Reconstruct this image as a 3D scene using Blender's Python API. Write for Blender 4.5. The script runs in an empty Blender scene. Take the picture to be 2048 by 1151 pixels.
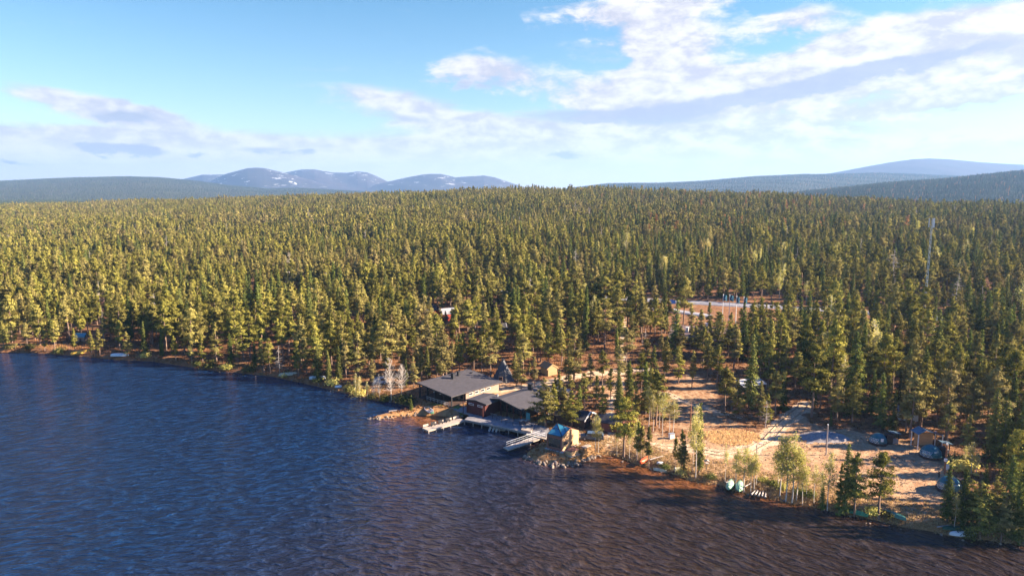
import bpy, math, random
import numpy as np
from mathutils import Vector
rng = np.random.default_rng(7)
random.seed(7)
SC = bpy.context.scene
COL = SC.collection
R = math.radians

# ------------------------------------------------------------------ camera, world, sun, exposure
F, CAMH, CY, HY = 1366.0, 50.0, 575.5, 386.0
PITCH = math.atan((CY - HY) / F)
cam = bpy.data.cameras.new('camera')
cam.sensor_width = 36.0
cam.lens = 36.0 * F / 2048.0
cam.clip_start = 1.0
cam.clip_end = 90000.0
camo = bpy.data.objects.new('camera', cam)
COL.objects.link(camo)
camo.location = (0, 0, CAMH)
camo.rotation_euler = (math.pi / 2 - PITCH, 0, 0)
SC.camera = camo

SUN_EL, SUN_AZ = R(25), R(-1)          # azimuth measured from +X towards +Y
SV = Vector((math.cos(SUN_EL) * math.cos(SUN_AZ), math.cos(SUN_EL) * math.sin(SUN_AZ), math.sin(SUN_EL)))
sl = bpy.data.lights.new('sun', 'SUN')
sl.energy = 5.0
sl.angle = R(0.53)
sl.color = (1.0, 0.82, 0.62)
slo = bpy.data.objects.new('sun', sl)
COL.objects.link(slo)
slo.rotation_euler = SV.to_track_quat('Z', 'Y').to_euler()
slo.location = (300, 0, 300)

SC.view_settings.view_transform = 'Standard'
SC.view_settings.look = 'None'
SC.view_settings.gamma = 1.0
SC.view_settings.exposure = 2.28
SC.cycles.max_bounces = 5
SC.cycles.diffuse_bounces = 2
SC.cycles.glossy_bounces = 2
SC.cycles.transmission_bounces = 4
SC.cycles.volume_bounces = 0
SC.cycles.transparent_max_bounces = 6
SC.cycles.use_denoising = True
SC.cycles.caustics_reflective = False
SC.cycles.caustics_refractive = False
SC.cycles.sample_clamp_indirect = 1.0
SC.cycles.sample_clamp_direct = 1.2

# ---- node helpers
class NT:
    def __init__(s, tree): s.t = tree; s.t.nodes.clear()
    def n(s, typ, **kw):
        nd = s.t.nodes.new(typ)
        for k, v in kw.items():
            if k.startswith('i_'):
                nd.inputs[k[2:].replace('_', ' ')].default_value = v
            else: setattr(nd, k, v)
        return nd
    def put(s, sock, v):
        if hasattr(v, 'is_output') or isinstance(v, bpy.types.NodeSocket): s.t.links.new(v, sock)
        elif v is not None: sock.default_value = v
    def m(s, op, a, b=None, c=None, clamp=False):
        nd = s.t.nodes.new('ShaderNodeMath'); nd.operation = op; nd.use_clamp = clamp
        s.put(nd.inputs[0], a); s.put(nd.inputs[1], b); s.put(nd.inputs[2], c)
        return nd.outputs[0]
    def mix(s, f, a, b, mode='MIX'):
        nd = s.t.nodes.new('ShaderNodeMix'); nd.data_type = 'RGBA'; nd.blend_type = mode
        s.put(nd.inputs[0], f)
        s.put(nd.inputs[6], a if not isinstance(a, tuple) or len(a) == 4 else (*a, 1))
        s.put(nd.inputs[7], b if not isinstance(b, tuple) or len(b) == 4 else (*b, 1))
        return nd.outputs[2]
    def ss(s, x, a, b):
        nd = s.t.nodes.new('ShaderNodeMapRange'); nd.interpolation_type = 'SMOOTHSTEP'
        s.put(nd.inputs[0], x); nd.inputs[1].default_value = a; nd.inputs[2].default_value = b
        return nd.outputs[0]
    def noise(s, vec, scale, detail=3, rough=0.55, dist=0.0):
        nd = s.t.nodes.new('ShaderNodeTexNoise')
        nd.inputs['Scale'].default_value = scale; nd.inputs['Detail'].default_value = detail
        nd.inputs['Roughness'].default_value = rough; nd.inputs['Distortion'].default_value = dist
        if vec is not None: s.t.links.new(vec, nd.inputs['Vector'])
        return nd.outputs['Fac']
    def ramp(s, x, stops):
        nd = s.t.nodes.new('ShaderNodeValToRGB'); s.put(nd.inputs[0], x)
        e = nd.color_ramp.elements
        while len(e) < len(stops): e.new(0.5)
        for i, (p, c) in enumerate(stops): e[i].position = p; e[i].color = (*c, 1)
        return nd.outputs[0]
    def comb(s, x, y, z=0.0):
        nd = s.t.nodes.new('ShaderNodeCombineXYZ')
        for i, v in enumerate((x, y, z)): s.put(nd.inputs[i], v)
        return nd.outputs[0]

def ray(px, py):
    a = (px - 1024) / F; b = (CY - py) / F
    c, s = math.cos(PITCH), math.sin(PITCH)
    return (a, c + b * s, -s + b * c)
def azel(px, py):
    x, y, z = ray(px, py)
    return math.atan2(x, y), math.atan2(z, math.hypot(x, y))

world = bpy.data.worlds.new('World')
SC.world = world
world.use_nodes = True
W = NT(world.node_tree)
geo = W.n('ShaderNodeTexCoord').outputs['Generated']
sep = W.n('ShaderNodeSeparateXYZ'); W.put(sep.inputs[0], geo)
X, Y, Z = sep.outputs
az = W.m('ARCTAN2', X, Y)
el = W.m('ARCTAN2', Z, W.m('SQRT', W.m('ADD', W.m('MULTIPLY', X, X), W.m('MULTIPLY', Y, Y))))
sky = W.n('ShaderNodeTexSky', sky_type='NISHITA', sun_disc=False, sun_elevation=SUN_EL, sun_rotation=math.pi / 2 - SUN_AZ,
          altitude=200.0, air_density=1.0, dust_density=0.4, ozone_density=3.0).outputs[0]
grade = W.ramp(el, [(0.0, (1.0, 1.0, 1.0)), (0.09, (1.10, 1.08, 1.02)), (0.17, (0.86, 1.0, 0.98)), (0.27, (0.58, 0.89, 0.94)), (0.45, (0.26, 0.62, 1.2)), (0.9, (0.24, 0.58, 1.2))])
skyc = W.mix(1.0, sky, grade, 'MULTIPLY')
# cloud field laid out by direction (azimuth, elevation)
wob = W.comb(W.m('MULTIPLY', az, 9.0), W.m('MULTIPLY', el, 26.0))
n1 = W.noise(wob, 1.3, 6, 0.58, 0.4)
n2 = W.noise(W.comb(W.m('MULTIPLY', az, 5.0), W.m('MULTIPLY', el, 40.0), 3.0), 1.1, 5, 0.6, 0.6)
nfine = W.noise(W.comb(W.m('MULTIPLY', az, 30.0), W.m('MULTIPLY', el, 60.0), 7.0), 1.4, 5, 0.6, 0.2)
azw = W.m('ADD', az, W.m('MULTIPLY', W.m('SUBTRACT', n1, 0.5), 0.10))
elw = W.m('ADD', el, W.m('MULTIPLY', W.m('SUBTRACT', nfine, 0.5), 0.020))
def blob(px, py, rx, ry, tilt=0.0, k=1.0):
    """a soft elliptical patch centred where the photograph has it; radii in picture pixels, tilt in degrees (down to the right > 0)"""
    a0, e0 = azel(px, py); ca, sa = math.cos(R(tilt)), math.sin(R(tilt))
    da = W.m('SUBTRACT', azw, a0); de = W.m('SUBTRACT', elw, e0)
    u = W.m('ADD', W.m('MULTIPLY', da, ca * F / (rx * 1.12)), W.m('MULTIPLY', de, -sa * F / (rx * 1.12)))
    v = W.m('ADD', W.m('MULTIPLY', da, sa * F / (ry * 1.08)), W.m('MULTIPLY', de, ca * F / (ry * 1.08)))
    r2 = W.m('ADD', W.m('MULTIPLY', u, u), W.m('MULTIPLY', v, v))
    return W.m('MULTIPLY', W.m('EXPONENT', W.m('MULTIPLY', r2, -1.0)), k)
def total(lst):
    o = None
    for b in lst:
        v = blob(*b); o = v if o is None else W.m('ADD', o, v)
    return o
puff = total([(1310, 62, 135, 50, 8, 1.0), (1345, 8, 190, 20, -3, .6), (1600, 38, 70, 24, -6, .85), (1720, 95, 110, 34, -10, 1.15),
              (1900, 85, 150, 42, -6, 1.35), (2050, 85, 120, 42, -6, 1.3), (1330, 130, 60, 40, 10, .85), (1500, 165, 150, 32, -3, 1.0),
              (1250, 190, 180, 42, 4, .95), (1450, 205, 260, 26, -5, 1.0), (1930, 195, 150, 18, -7, 1.05), (1600, 245, 190, 26, -8, .7),
              (965, 140, 90, 30, 3, .95), (315, 290, 45, 15, 0, 1.15), (545, 293, 70, 14, 4, .9)])
thin = total([(1340, 265, 380, 55, -3, 1.0), (750, 188, 90, 16, 8, 1.0), (900, 240, 150, 22, 8, 1.0), (205, 215, 115, 17, 9, 1.9),
              (255, 238, 60, 10, 8, .8), (90, 290, 260, 20, 2, 1.3), (640, 300, 330, 22, 2, 1.0), (1000, 335, 500, 26, 0, .8),
              (1180, 95, 90, 30, 20, .45), (210, 292, 36, 8, 0, .9), (240, 268, 95, 7, 4, .7), (1750, 300, 280, 14, -2, .35), (700, 350, 1000, 28, 0, 1.8), (1500, 335, 800, 32, 0, 1.8), (1150, 300, 460, 42, 0, .8)])
dark = total([(1840, 122, 150, 15, -7, 1.2), (1700, 152, 110, 11, -9, .8), (1430, 208, 190, 15, -5, 1.2), (1230, 236, 190, 14, 2, 1.0), (1560, 190, 90, 8, -8, .7), (1640, 165, 130, 16, -8, .5),
              (1900, 210, 130, 9, -6, .7), (930, 162, 80, 16, 4, 1.0), (245, 232, 46, 11, 0, 1.5), (280, 300, 44, 10, 0, 1.3),
              (1120, 308, 30, 6, 0, 1.4), (410, 311, 26, 5, 0, 1.1), (612, 300, 16, 6, 0, 1.0), (15, 327, 22, 5, 0, 1.2), (210, 296, 36, 9, 0, 1.3), (150, 287, 22, 7, 0, 1.2),
              (800, 235, 100, 12, 6, .9), (1060, 215, 60, 12, 0, .4), (540, 302, 66, 9, 2, .9)])
fp = W.ss(W.m('ADD', puff, W.m('ADD', W.m('MULTIPLY', W.m('SUBTRACT', n1, 0.5), 1.3), W.m('MULTIPLY', W.m('SUBTRACT', nfine, 0.5), 0.8))), 0.30, 0.86)
ft = W.ss(W.m('ADD', thin, W.m('ADD', W.m('MULTIPLY', W.m('SUBTRACT', n2, 0.5), 1.3), W.m('MULTIPLY', W.m('SUBTRACT', nfine, 0.5), 0.5))), 0.18, 1.0)
fd = W.ss(W.m('ADD', dark, W.m('ADD', W.m('MULTIPLY', W.m('SUBTRACT', n2, 0.5), 1.4), W.m('MULTIPLY', W.m('SUBTRACT', nfine, 0.5), 1.1))), 0.38, 1.15)
alpha = W.m('MAXIMUM', W.m('MAXIMUM', W.m('MULTIPLY', fp, 0.96), W.m('MULTIPLY', ft, 0.9)), W.m('MULTIPLY', fd, 0.85))
white = W.mix(W.ss(W.m('ADD', W.m('MULTIPLY', nfine, 0.4), W.m('MULTIPLY', n1, 0.6)), 0.40, 0.60), (3.5, 3.45, 3.95, 1), (5.5, 5.3, 5.2, 1))
white = W.mix(W.m('SUBTRACT', 1.0, W.ss(el, 0.01, 0.09)), white, (5.9, 5.7, 5.7, 1))
ccol = W.mix(W.m('MULTIPLY', fd, 0.85), white, (2.5, 2.75, 3.6, 1))
fin = W.mix(alpha, skyc, ccol)
bg = W.n('ShaderNodeBackground'); W.put(bg.inputs[0], fin); bg.inputs[1].default_value = 0.042
wo = W.n('ShaderNodeOutputWorld'); W.put(wo.inputs[0], bg.outputs[0])
world.cycles.sampling_method = 'MANUAL'; world.cycles.sample_map_resolution = 512

# ------------------------------------------------------------------ terrain function
def sd_poly(px, py, poly):
    """signed distance (negative inside) of points to a closed polygon"""
    P = np.asarray(poly, float); Q = np.roll(P, -1, 0)
    px = np.asarray(px, float); py = np.asarray(py, float)
    best = np.full(px.shape, 1e18); ins = np.zeros(px.shape, bool)
    for (ax, ay), (bx, by) in zip(P, Q):
        dx, dy = bx - ax, by - ay
        t = np.clip(((px - ax) * dx + (py - ay) * dy) / (dx * dx + dy * dy + 1e-9), 0, 1)
        best = np.minimum(best, (px - ax - t * dx) ** 2 + (py - ay - t * dy) ** 2)
        if dy != 0:
            c = ((ay > py) != (by > py)) & (px < dx * (py - ay) / dy + ax)
            ins ^= c
    d = np.sqrt(best)
    return np.where(ins, -d, d)
def d_line(px, py, pts):
    px = np.asarray(px, float); best = np.full(px.shape, 1e18)
    for (ax, ay), (bx, by) in zip(pts[:-1], pts[1:]):
        dx, dy = bx - ax, by - ay
        t = np.clip(((px - ax) * dx + (py - ay) * dy) / (dx * dx + dy * dy + 1e-9), 0, 1)
        best = np.minimum(best, (px - ax - t * dx) ** 2 + (py - ay - t * dy) ** 2)
    return np.sqrt(best)
def sstep(x, a, b):
    t = np.clip((np.asarray(x, float) - a) / (b - a), 0, 1); return t * t * (3 - 2 * t)
def flat(px, py, z=0.0):
    x, y, k = ray(px, py); t = (z - CAMH) / k; return (x * t, y * t)

SHORE_PX = [(-900, 688), (-400, 692), (-100, 702), (60, 706), (150, 712), (230, 720), (300, 723), (380, 735), (430, 742), (480, 747), (540, 753),
            (600, 766), (650, 778), (700, 790), (745, 801), (790, 806), (806, 811), (822, 816), (806, 822), (770, 827), (745, 832), (737, 836), (752, 839),
            (780, 837), (810, 833), (840, 831), (870, 832), (905, 834), (925, 836), (938, 829), (950, 836), (985, 848), (1030, 857), (1070, 868), (1084, 879), (1064, 893), (1048, 905),
            (1050, 915), (1068, 925), (1100, 932), (1130, 932), (1160, 926), (1180, 916), (1200, 911), (1222, 912), (1245, 918), (1265, 928),
            (1290, 936), (1320, 943), (1350, 951), (1378, 962), (1410, 968), (1440, 971), (1460, 981), (1500, 990), (1530, 997), (1570, 1006),
            (1610, 1013), (1650, 1021), (1690, 1031), (1730, 1038), (1770, 1046), (1810, 1056), (1860, 1064), (1900, 1074), (1950, 1079),
            (2000, 1086), (2060, 1094), (2300, 1125), (2700, 1165)]
SHORE = [flat(*p) for p in SHORE_PX]
LAKE = SHORE + [(400, 60), (400, -3000), (-6000, -3000), (-6000, SHORE[0][1] + 40)]
UU = [-1.4, -.75, -.4, -.2, 0, .3, .5, .75, 1.4]
def base_z(x, y):
    u = np.clip(x / np.maximum(y, 40), -1.4, 1.4)
    Rr = np.interp(u, UU, [1550, 1500, 1400, 1250, 1150, 1000, 850, 700, 650])
    zr = np.interp(u, UU, [8, 10, 27, 37, 46, 40, 31, 25, 24])
    y0 = np.interp(u, UU, [212, 212, 178, 160, 148, 125, 112, 98, 90])
    s = (y - y0) / (Rr - y0)
    z = 1.2 + (zr - 1.2) * np.clip(s, 0, 1) ** 1.15
    z = z - (zr - 6) * sstep(s, 1.0, 1.7)
    und = 1.0 * np.sin(x * .021 + 1.3) * np.sin(y * .017) + .8 * np.sin(x * .05 + y * .031) * np.cos(y * .043 - 1)
    return z + und * sstep(s, 0.03, 0.3) * (1 + 1.2 * sstep(s, .3, .8))
def zfun(x, y, sd=None):
    x = np.asarray(x, float); y = np.asarray(y, float)
    if sd is None: sd = sd_poly(x, y, LAKE)
    z = base_z(x, y)
    land = -1.2 + (z + 1.2) * sstep(sd, -2.2, 3.2)
    return np.where(sd < -2.2, -1.2, land)
def at(px, py):
    """ground point seen at a photograph pixel"""
    z = 1.0
    for _ in range(9):
        x, y = flat(px, py, z); z = 0.4 * z + 0.6 * float(zfun([x], [y])[0])
    x, y = flat(px, py, z); return Vector((x, y, float(zfun([x], [y])[0])))
def hgt(px_top, py_top, b):
    """height of something standing at b whose top is seen at that row"""
    d = ray(px_top, py_top); return CAMH + b.y / d[1] * d[2] - b.z

# ------------------------------------------------------------------ materials
MATS = {}
def mat(name, c1, c2=None, scale=3.0, rough=0.8, bump=0.0, metal=0.0, spec=0.3, detail=4, stretch=None, planks=0.0, coat=0.0):
    if name in MATS: return MATS[name]
    m = bpy.data.materials.new(name); m.use_nodes = True; N = NT(m.node_tree)
    tc = N.n('ShaderNodeTexCoord').outputs['Object']
    vec = tc
    if stretch:
        mp = N.n('ShaderNodeMapping'); mp.inputs['Scale'].default_value = stretch; N.put(mp.inputs[0], tc); vec = mp.outputs[0]
    nz = N.noise(vec, scale, detail, 0.6)
    c2 = c2 or tuple(v * 0.72 for v in c1)
    col = N.mix(N.ss(nz, 0.32, 0.68), c1, c2)
    nrm = None
    if planks:
        sp = N.n('ShaderNodeSeparateXYZ'); N.put(sp.inputs[0], tc)
        fr = N.m('FRACT', N.m('MULTIPLY', N.m('ADD', sp.outputs[0], N.m('MULTIPLY', sp.outputs[1], 1.0)), planks))
        gap = N.m('LESS_THAN', fr, 0.12)
        col = N.mix(N.m('MULTIPLY', gap, 0.55), col, tuple(v * 0.4 for v in c1))
    p = N.n('ShaderNodeBsdfPrincipled')
    N.put(p.inputs['Base Color'], col); p.inputs['Roughness'].default_value = rough
    p.inputs['Metallic'].default_value = metal; p.inputs['Specular IOR Level'].default_value = spec
    if coat: p.inputs['Coat Weight'].default_value = coat
    if bump:
        b = N.n('ShaderNodeBump'); b.inputs['Strength'].default_value = bump; b.inputs['Distance'].default_value = 0.05
        N.put(b.inputs['Height'], N.noise(vec, scale * 4, 4, 0.6)); N.put(p.inputs['Normal'], b.outputs[0])
    o = N.n('ShaderNodeOutputMaterial'); N.put(o.inputs[0], p.outputs[0])
    MATS[name] = m; return m

def leaf_mat(name, a, b, c, transl=0.14, var=0.7):
    m = bpy.data.materials.new(name); m.use_nodes = True; N = NT(m.node_tree)
    at_ = N.n('ShaderNodeAttribute', attribute_name='tone').outputs['Fac']
    rnd = N.n('ShaderNodeObjectInfo').outputs['Random']
    col = N.mix(N.ss(at_, 0.15, 0.85), a, b)
    col = N.mix(N.m('MULTIPLY', N.ss(rnd, 0.35, 1.0), 0.75), col, N.mix(0.6, col, c))
    pos = N.n('ShaderNodeNewGeometry').outputs['Position']; stand = N.noise(pos, 0.013, 3, 0.6)
    col = N.mix(N.m('MULTIPLY', N.ss(stand, 0.42, 0.66), 0.45), col, N.mix(0.6, a, b))
    col = N.mix(N.m('MULTIPLY', N.ss(stand, 0.50, 0.36), 0.30), col, c)
    val = N.m('ADD', 1 - var / 2, N.m('MULTIPLY', N.m('FRACT', N.m('MULTIPLY', rnd, 17.31)), var))
    hs = N.n('ShaderNodeHueSaturation'); N.put(hs.inputs['Value'], val); N.put(hs.inputs['Color'], col)
    d = N.n('ShaderNodeBsdfDiffuse'); N.put(d.inputs[0], hs.outputs[0])
    t = N.n('ShaderNodeBsdfTranslucent'); N.put(t.inputs[0], hs.outputs[0])
    mx = N.n('ShaderNodeMixShader', i_Fac=transl); N.put(mx.inputs[1], d.outputs[0]); N.put(mx.inputs[2], t.outputs[0])
    o = N.n('ShaderNodeOutputMaterial'); N.put(o.inputs[0], mx.outputs[0])
    return m
M_PINE = leaf_mat('pine_needles', (0.080, 0.090, 0.020), (0.305, 0.265, 0.055), (0.27, 0.20, 0.10))
M_SPRUCE = leaf_mat('spruce_needles', (0.042, 0.064, 0.018), (0.16, 0.18, 0.040), (0.18, 0.16, 0.05), 0.12)
M_FARWOOD = leaf_mat('shade_darkened_far_needles', (0.024, 0.042, 0.022), (0.085, 0.105, 0.040), (0.10, 0.10, 0.05), 0.1)  # darker needle copy for hill trees, cloud shade put into its colour
M_BIRCH = leaf_mat('birch_leaves', (0.36, 0.35, 0.08), (0.58, 0.52, 0.15), (0.55, 0.44, 0.18), 0.45)
M_RUST = leaf_mat('withered_needles', (0.26, 0.12, 0.05), (0.42, 0.21, 0.08), (0.40, 0.22, 0.10), 0.3)
M_BUSH = leaf_mat('shrub_leaves', (0.05, 0.07, 0.02), (0.14, 0.14, 0.04), (0.2, 0.15, 0.06), 0.25)
M_HEATH = leaf_mat('heather', (0.10, 0.045, 0.02), (0.24, 0.12, 0.05), (0.15, 0.14, 0.05), 0.2)
M_DRY = leaf_mat('dry_grass_blades', (0.44, 0.29, 0.14), (0.70, 0.50, 0.26), (0.55, 0.38, 0.18), 0.35)
M_BARK = mat('pine_bark', (0.27, 0.17, 0.115), (0.17, 0.12, 0.10), 4, 0.9)
M_SBARK = mat('spruce_bark', (0.17, 0.14, 0.12), (0.11, 0.09, 0.08), 4, 0.9)
M_BBARK = mat('birch_bark', (0.62, 0.56, 0.50), (0.36, 0.31, 0.27), 5, 0.8)
M_DEAD = mat('dead_wood', (0.42, 0.37, 0.34), (0.28, 0.24, 0.22), 5, 0.9)

# ------------------------------------------------------------------ mesh helpers
def raw_mesh(name, V, Fq, mats, mi=None, tone=None, smooth=False):
    """V (n,3); Fq (m,k) indices, k = 3 or 4"""
    me = bpy.data.meshes.new(name)
    V = np.asarray(V, np.float32); Fq = np.asarray(Fq, np.int32); k = Fq.shape[1]
    me.vertices.add(len(V)); me.vertices.foreach_set('co', V.ravel())
    me.loops.add(Fq.size); me.loops.foreach_set('vertex_index', Fq.ravel())
    me.polygons.add(len(Fq)); me.polygons.foreach_set('loop_start', np.arange(0, Fq.size, k, dtype=np.int32))
    if mi is not None: me.polygons.foreach_set('material_index', np.asarray(mi, np.int32))
    if smooth: me.polygons.foreach_set('use_smooth', np.ones(len(Fq), bool))
    for m in (mats if isinstance(mats, list) else [mats]): me.materials.append(m)
    if tone is not None:
        a = me.attributes.new('tone', 'FLOAT', 'FACE'); a.data.foreach_set('value', np.asarray(tone, np.float32))
    me.update(calc_edges=True); me.validate()
    return me
def link(name, me, parent=None, loc=None):
    o = bpy.data.objects.new(name, me); COL.objects.link(o)
    if parent is not None: o.parent = parent
    if loc is not None: o.location = loc
    return o
def tag(o, label=None, cat=None, group=None, kind=None):
    if label: o['label'] = label
    if cat: o['category'] = cat
    if group: o['group'] = group
    if kind: o['kind'] = kind
    return o
def thing(name, label, cat, loc=(0, 0, 0), rz=0.0, group=None):
    o = bpy.data.objects.new(name, None); COL.objects.link(o)
    o.location = loc; o.rotation_euler = (0, 0, rz); o.empty_display_size = 0.3
    return tag(o, label, cat, group)
def clone(root, loc, rz=0.0, sc=None, label=None, group=None, tilt=None):
    r = root.copy(); COL.objects.link(r); r.location = loc
    r.rotation_euler = (tilt[0] if tilt else 0, tilt[1] if tilt else 0, rz)
    if sc is not None: r.scale = sc if isinstance(sc, (tuple, list)) else (sc, sc, sc)
    if label: r['label'] = label
    if group: r['group'] = group
    for ch in list(root.children):
        c = ch.copy(); COL.objects.link(c); c.parent = r
        for g in list(ch.children):
            d = g.copy(); COL.objects.link(d); d.parent = c
    return r

class MB:
    """collects boxes, tubes and faces into ONE mesh"""
    def __init__(s): s.v = []; s.f = []
    def face(s, pts):
        n = len(s.v); s.v += [tuple(p) for p in pts]; s.f.append(tuple(range(n, n + len(pts)))); return s
    def hexa(s, b, t):
        n = len(s.v); s.v += [tuple(p) for p in b] + [tuple(p) for p in t]
        s.f += [(n + 3, n + 2, n + 1, n), (n + 4, n + 5, n + 6, n + 7)]
        for i in range(4): j = (i + 1) % 4; s.f.append((n + i, n + j, n + 4 + j, n + 4 + i))
        return s
    def box(s, c, size, rz=0.0, ax=None):
        """centre, size; rz rotation about z"""
        cx, cy, cz = c; a, b, h = size[0] / 2, size[1] / 2, size[2] / 2
        co, si = math.cos(rz), math.sin(rz)
        q = [(-a, -b), (a, -b), (a, b), (-a, b)]
        P = [(cx + x * co - y * si, cy + x * si + y * co) for x, y in q]
        return s.hexa([(x, y, cz - h) for x, y in P], [(x, y, cz + h) for x, y in P])
    def slab(s, pts, th):
        """closed slab: pts is its upper outline (3D), th thickness straight down"""
        n = len(pts); i0 = len(s.v)
        s.v += [tuple(p) for p in pts] + [(p[0], p[1], p[2] - th) for p in pts]
        s.f += [tuple(range(i0, i0 + n)), tuple(range(i0 + 2 * n - 1, i0 + n - 1, -1))]
        for i in range(n): j = (i + 1) % n; s.f.append((i0 + j, i0 + i, i0 + n + i, i0 + n + j))
        return s
    def tube(s, pts, rad, seg=6, cap=True):
        pts = [Vector(p) for p in pts]
        if not isinstance(rad, (list, tuple)): rad = [rad] * len(pts)
        rings = []
        for i, p in enumerate(pts):
            d = (pts[min(i + 1, len(pts) - 1)] - pts[max(i - 1, 0)]).normalized()
            up = Vector((0, 0, 1)) if abs(d.z) < 0.95 else Vector((1, 0, 0))
            a = d.cross(up).normalized(); b = d.cross(a)
            rings.append([len(s.v) + k for k in range(seg)])
            for k in range(seg):
                t = 2 * math.pi * k / seg; s.v.append(tuple(p + (a * math.cos(t) + b * math.sin(t)) * rad[i]))
        for r0, r1 in zip(rings[:-1], rings[1:]):
            for k in range(seg): j = (k + 1) % seg; s.f.append((r0[k], r0[j], r1[j], r1[k]))
        if cap: s.f += [tuple(rings[0]), tuple(rings[-1][::-1])]
        return s
    def build(s, name, m, parent=None, smooth=False, bevel=0):
        off = Vector((0, 0, 0))
        me = bpy.data.meshes.new(name)
        if parent is not None and parent.rotation_euler.z == 0:
            off = parent.location if parent.parent is None else parent.location + parent.parent.location
        me.from_pydata([(v[0] - off.x, v[1] - off.y, v[2] - off.z) for v in s.v], [], s.f)
        me.materials.append(m)
        if smooth: me.polygons.foreach_set('use_smooth', [True] * len(me.polygons))
        me.update(); return link(name, me, parent)

# ------------------------------------------------------------------ ground sheet
rows = np.concatenate([np.arange(70, 200, 0.8), np.arange(200, 330, 1.3), np.geomspace(332, 2600, 110), np.geomspace(2800, 12800, 10)])
ucol = np.linspace(-1.25, 1.25, 560)
YY, U2 = np.meshgrid(rows, ucol, indexing='ij')
XX = U2 * (YY + 8)
SDL = sd_poly(XX, YY, LAKE)
ZZ = zfun(XX, YY, SDL)
nr, nc = XX.shape
rough_ = rng.normal(0, 1, XX.shape)
ZZ = ZZ + np.where((SDL > 2) & (YY < 400), rough_ * 0.05, 0)
def G(pts): return [tuple(at(*p)[:2]) for p in pts]
YARD = G([(1186, 905), (1192, 874), (1215, 858), (1262, 858), (1330, 868), (1402, 872), (1420, 862), (1500, 862), (1560, 846), (1590, 812), (1625, 812), (1612, 846), (1668, 855),
          (1740, 862), (1830, 888), (1905, 905), (1920, 960), (1905, 1000), (1900, 1050), (1865, 1058), (1770, 1030), (1690, 1012), (1600, 985),
          (1540, 975), (1480, 962), (1400, 945), (1300, 925), (1240, 905)])
OPEN = G([(1325, 752), (1400, 742), (1440, 770), (1448, 832), (1500, 850), (1440, 868), (1390, 868), (1330, 862), (1335, 800)])
TRACKS = [(G([(1165, 872), (1230, 884), (1300, 893), (1380, 897), (1440, 907), (1500, 899), (1535, 880), (1562, 850), (1590, 826), (1612, 806)]), 3.2),
          (G([(1245, 612), (1248, 650), (1243, 690), (1245, 720), (1240, 752), (1232, 790), (1222, 830), (1222, 872)]), 1.35),
          (G([(985, 778), (1030, 778), (1080, 770), (1130, 755), (1190, 746), (1245, 742), (1300, 738)]), 3.0),
          (G([(1330, 786), (1360, 800), (1395, 812), (1440, 824), (1480, 835)]), 1.6)]
COURT = G([(925, 802), (955, 786), (1000, 768), (1075, 762), (1110, 772), (1100, 800), (1010, 795)])
COURT2 = G([(1150, 752), (1240, 735), (1260, 760), (1250, 800), (1205, 812), (1180, 790)])
TUFT = G([(1410, 864), (1470, 858), (1515, 868), (1518, 884), (1470, 890), (1420, 884)])
SPIT = [flat(*p) for p in [(735, 838), (850, 814), (945, 806), (955, 835), (860, 842)]]
LAWNG = [flat(*p) for p in [(852, 815), (905, 817), (945, 829), (925, 835), (900, 822), (862, 820)]]
wob_ = 1.3 * np.sin(XX * .8 + 2 * np.sin(YY * .35)) + .8 * np.sin(YY * 1.7 + XX * .6)
yard = sstep(-(sd_poly(XX, YY, YARD) + wob_), -1.5, 2.5)
yard = np.maximum(yard, 0.55 * sstep(-(sd_poly(XX, YY, OPEN) + wob_), -3, 3))
yard = np.maximum(yard, sstep(-(sd_poly(XX, YY, COURT) + wob_), -2, 2))
yard = np.maximum(yard, 0.8 * sstep(-(sd_poly(XX, YY, COURT2) + wob_), -2, 3))
trk = np.zeros_like(XX)
for pts, w in TRACKS:
    trk = np.maximum(trk, 1 - sstep(d_line(XX, YY, pts) + wob_ * .35, w * .45, w * .8))
yard = np.maximum(yard, trk)
yard *= 1 - 0.7 * sstep(-(sd_poly(XX, YY, TUFT) + wob_ * .5), -.5, 1)
dry = (1 - sstep(SDL, 3, 9)) * sstep(XX, -40, 0) + sstep(-(sd_poly(XX, YY, TUFT)), -1, 1.5) + .8 * sstep(-sd_poly(XX, YY, SPIT), -.5, .5)
dry = np.clip(dry, 0, 1)
lawn = sstep(-sd_poly(XX, YY, LAWNG), -.6, .8)
idx = np.arange(nr * nc).reshape(nr, nc)
Fq = np.stack([idx[:-1, :-1], idx[:-1, 1:], idx[1:, 1:], idx[1:, :-1]], -1).reshape(-1, 4)
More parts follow.
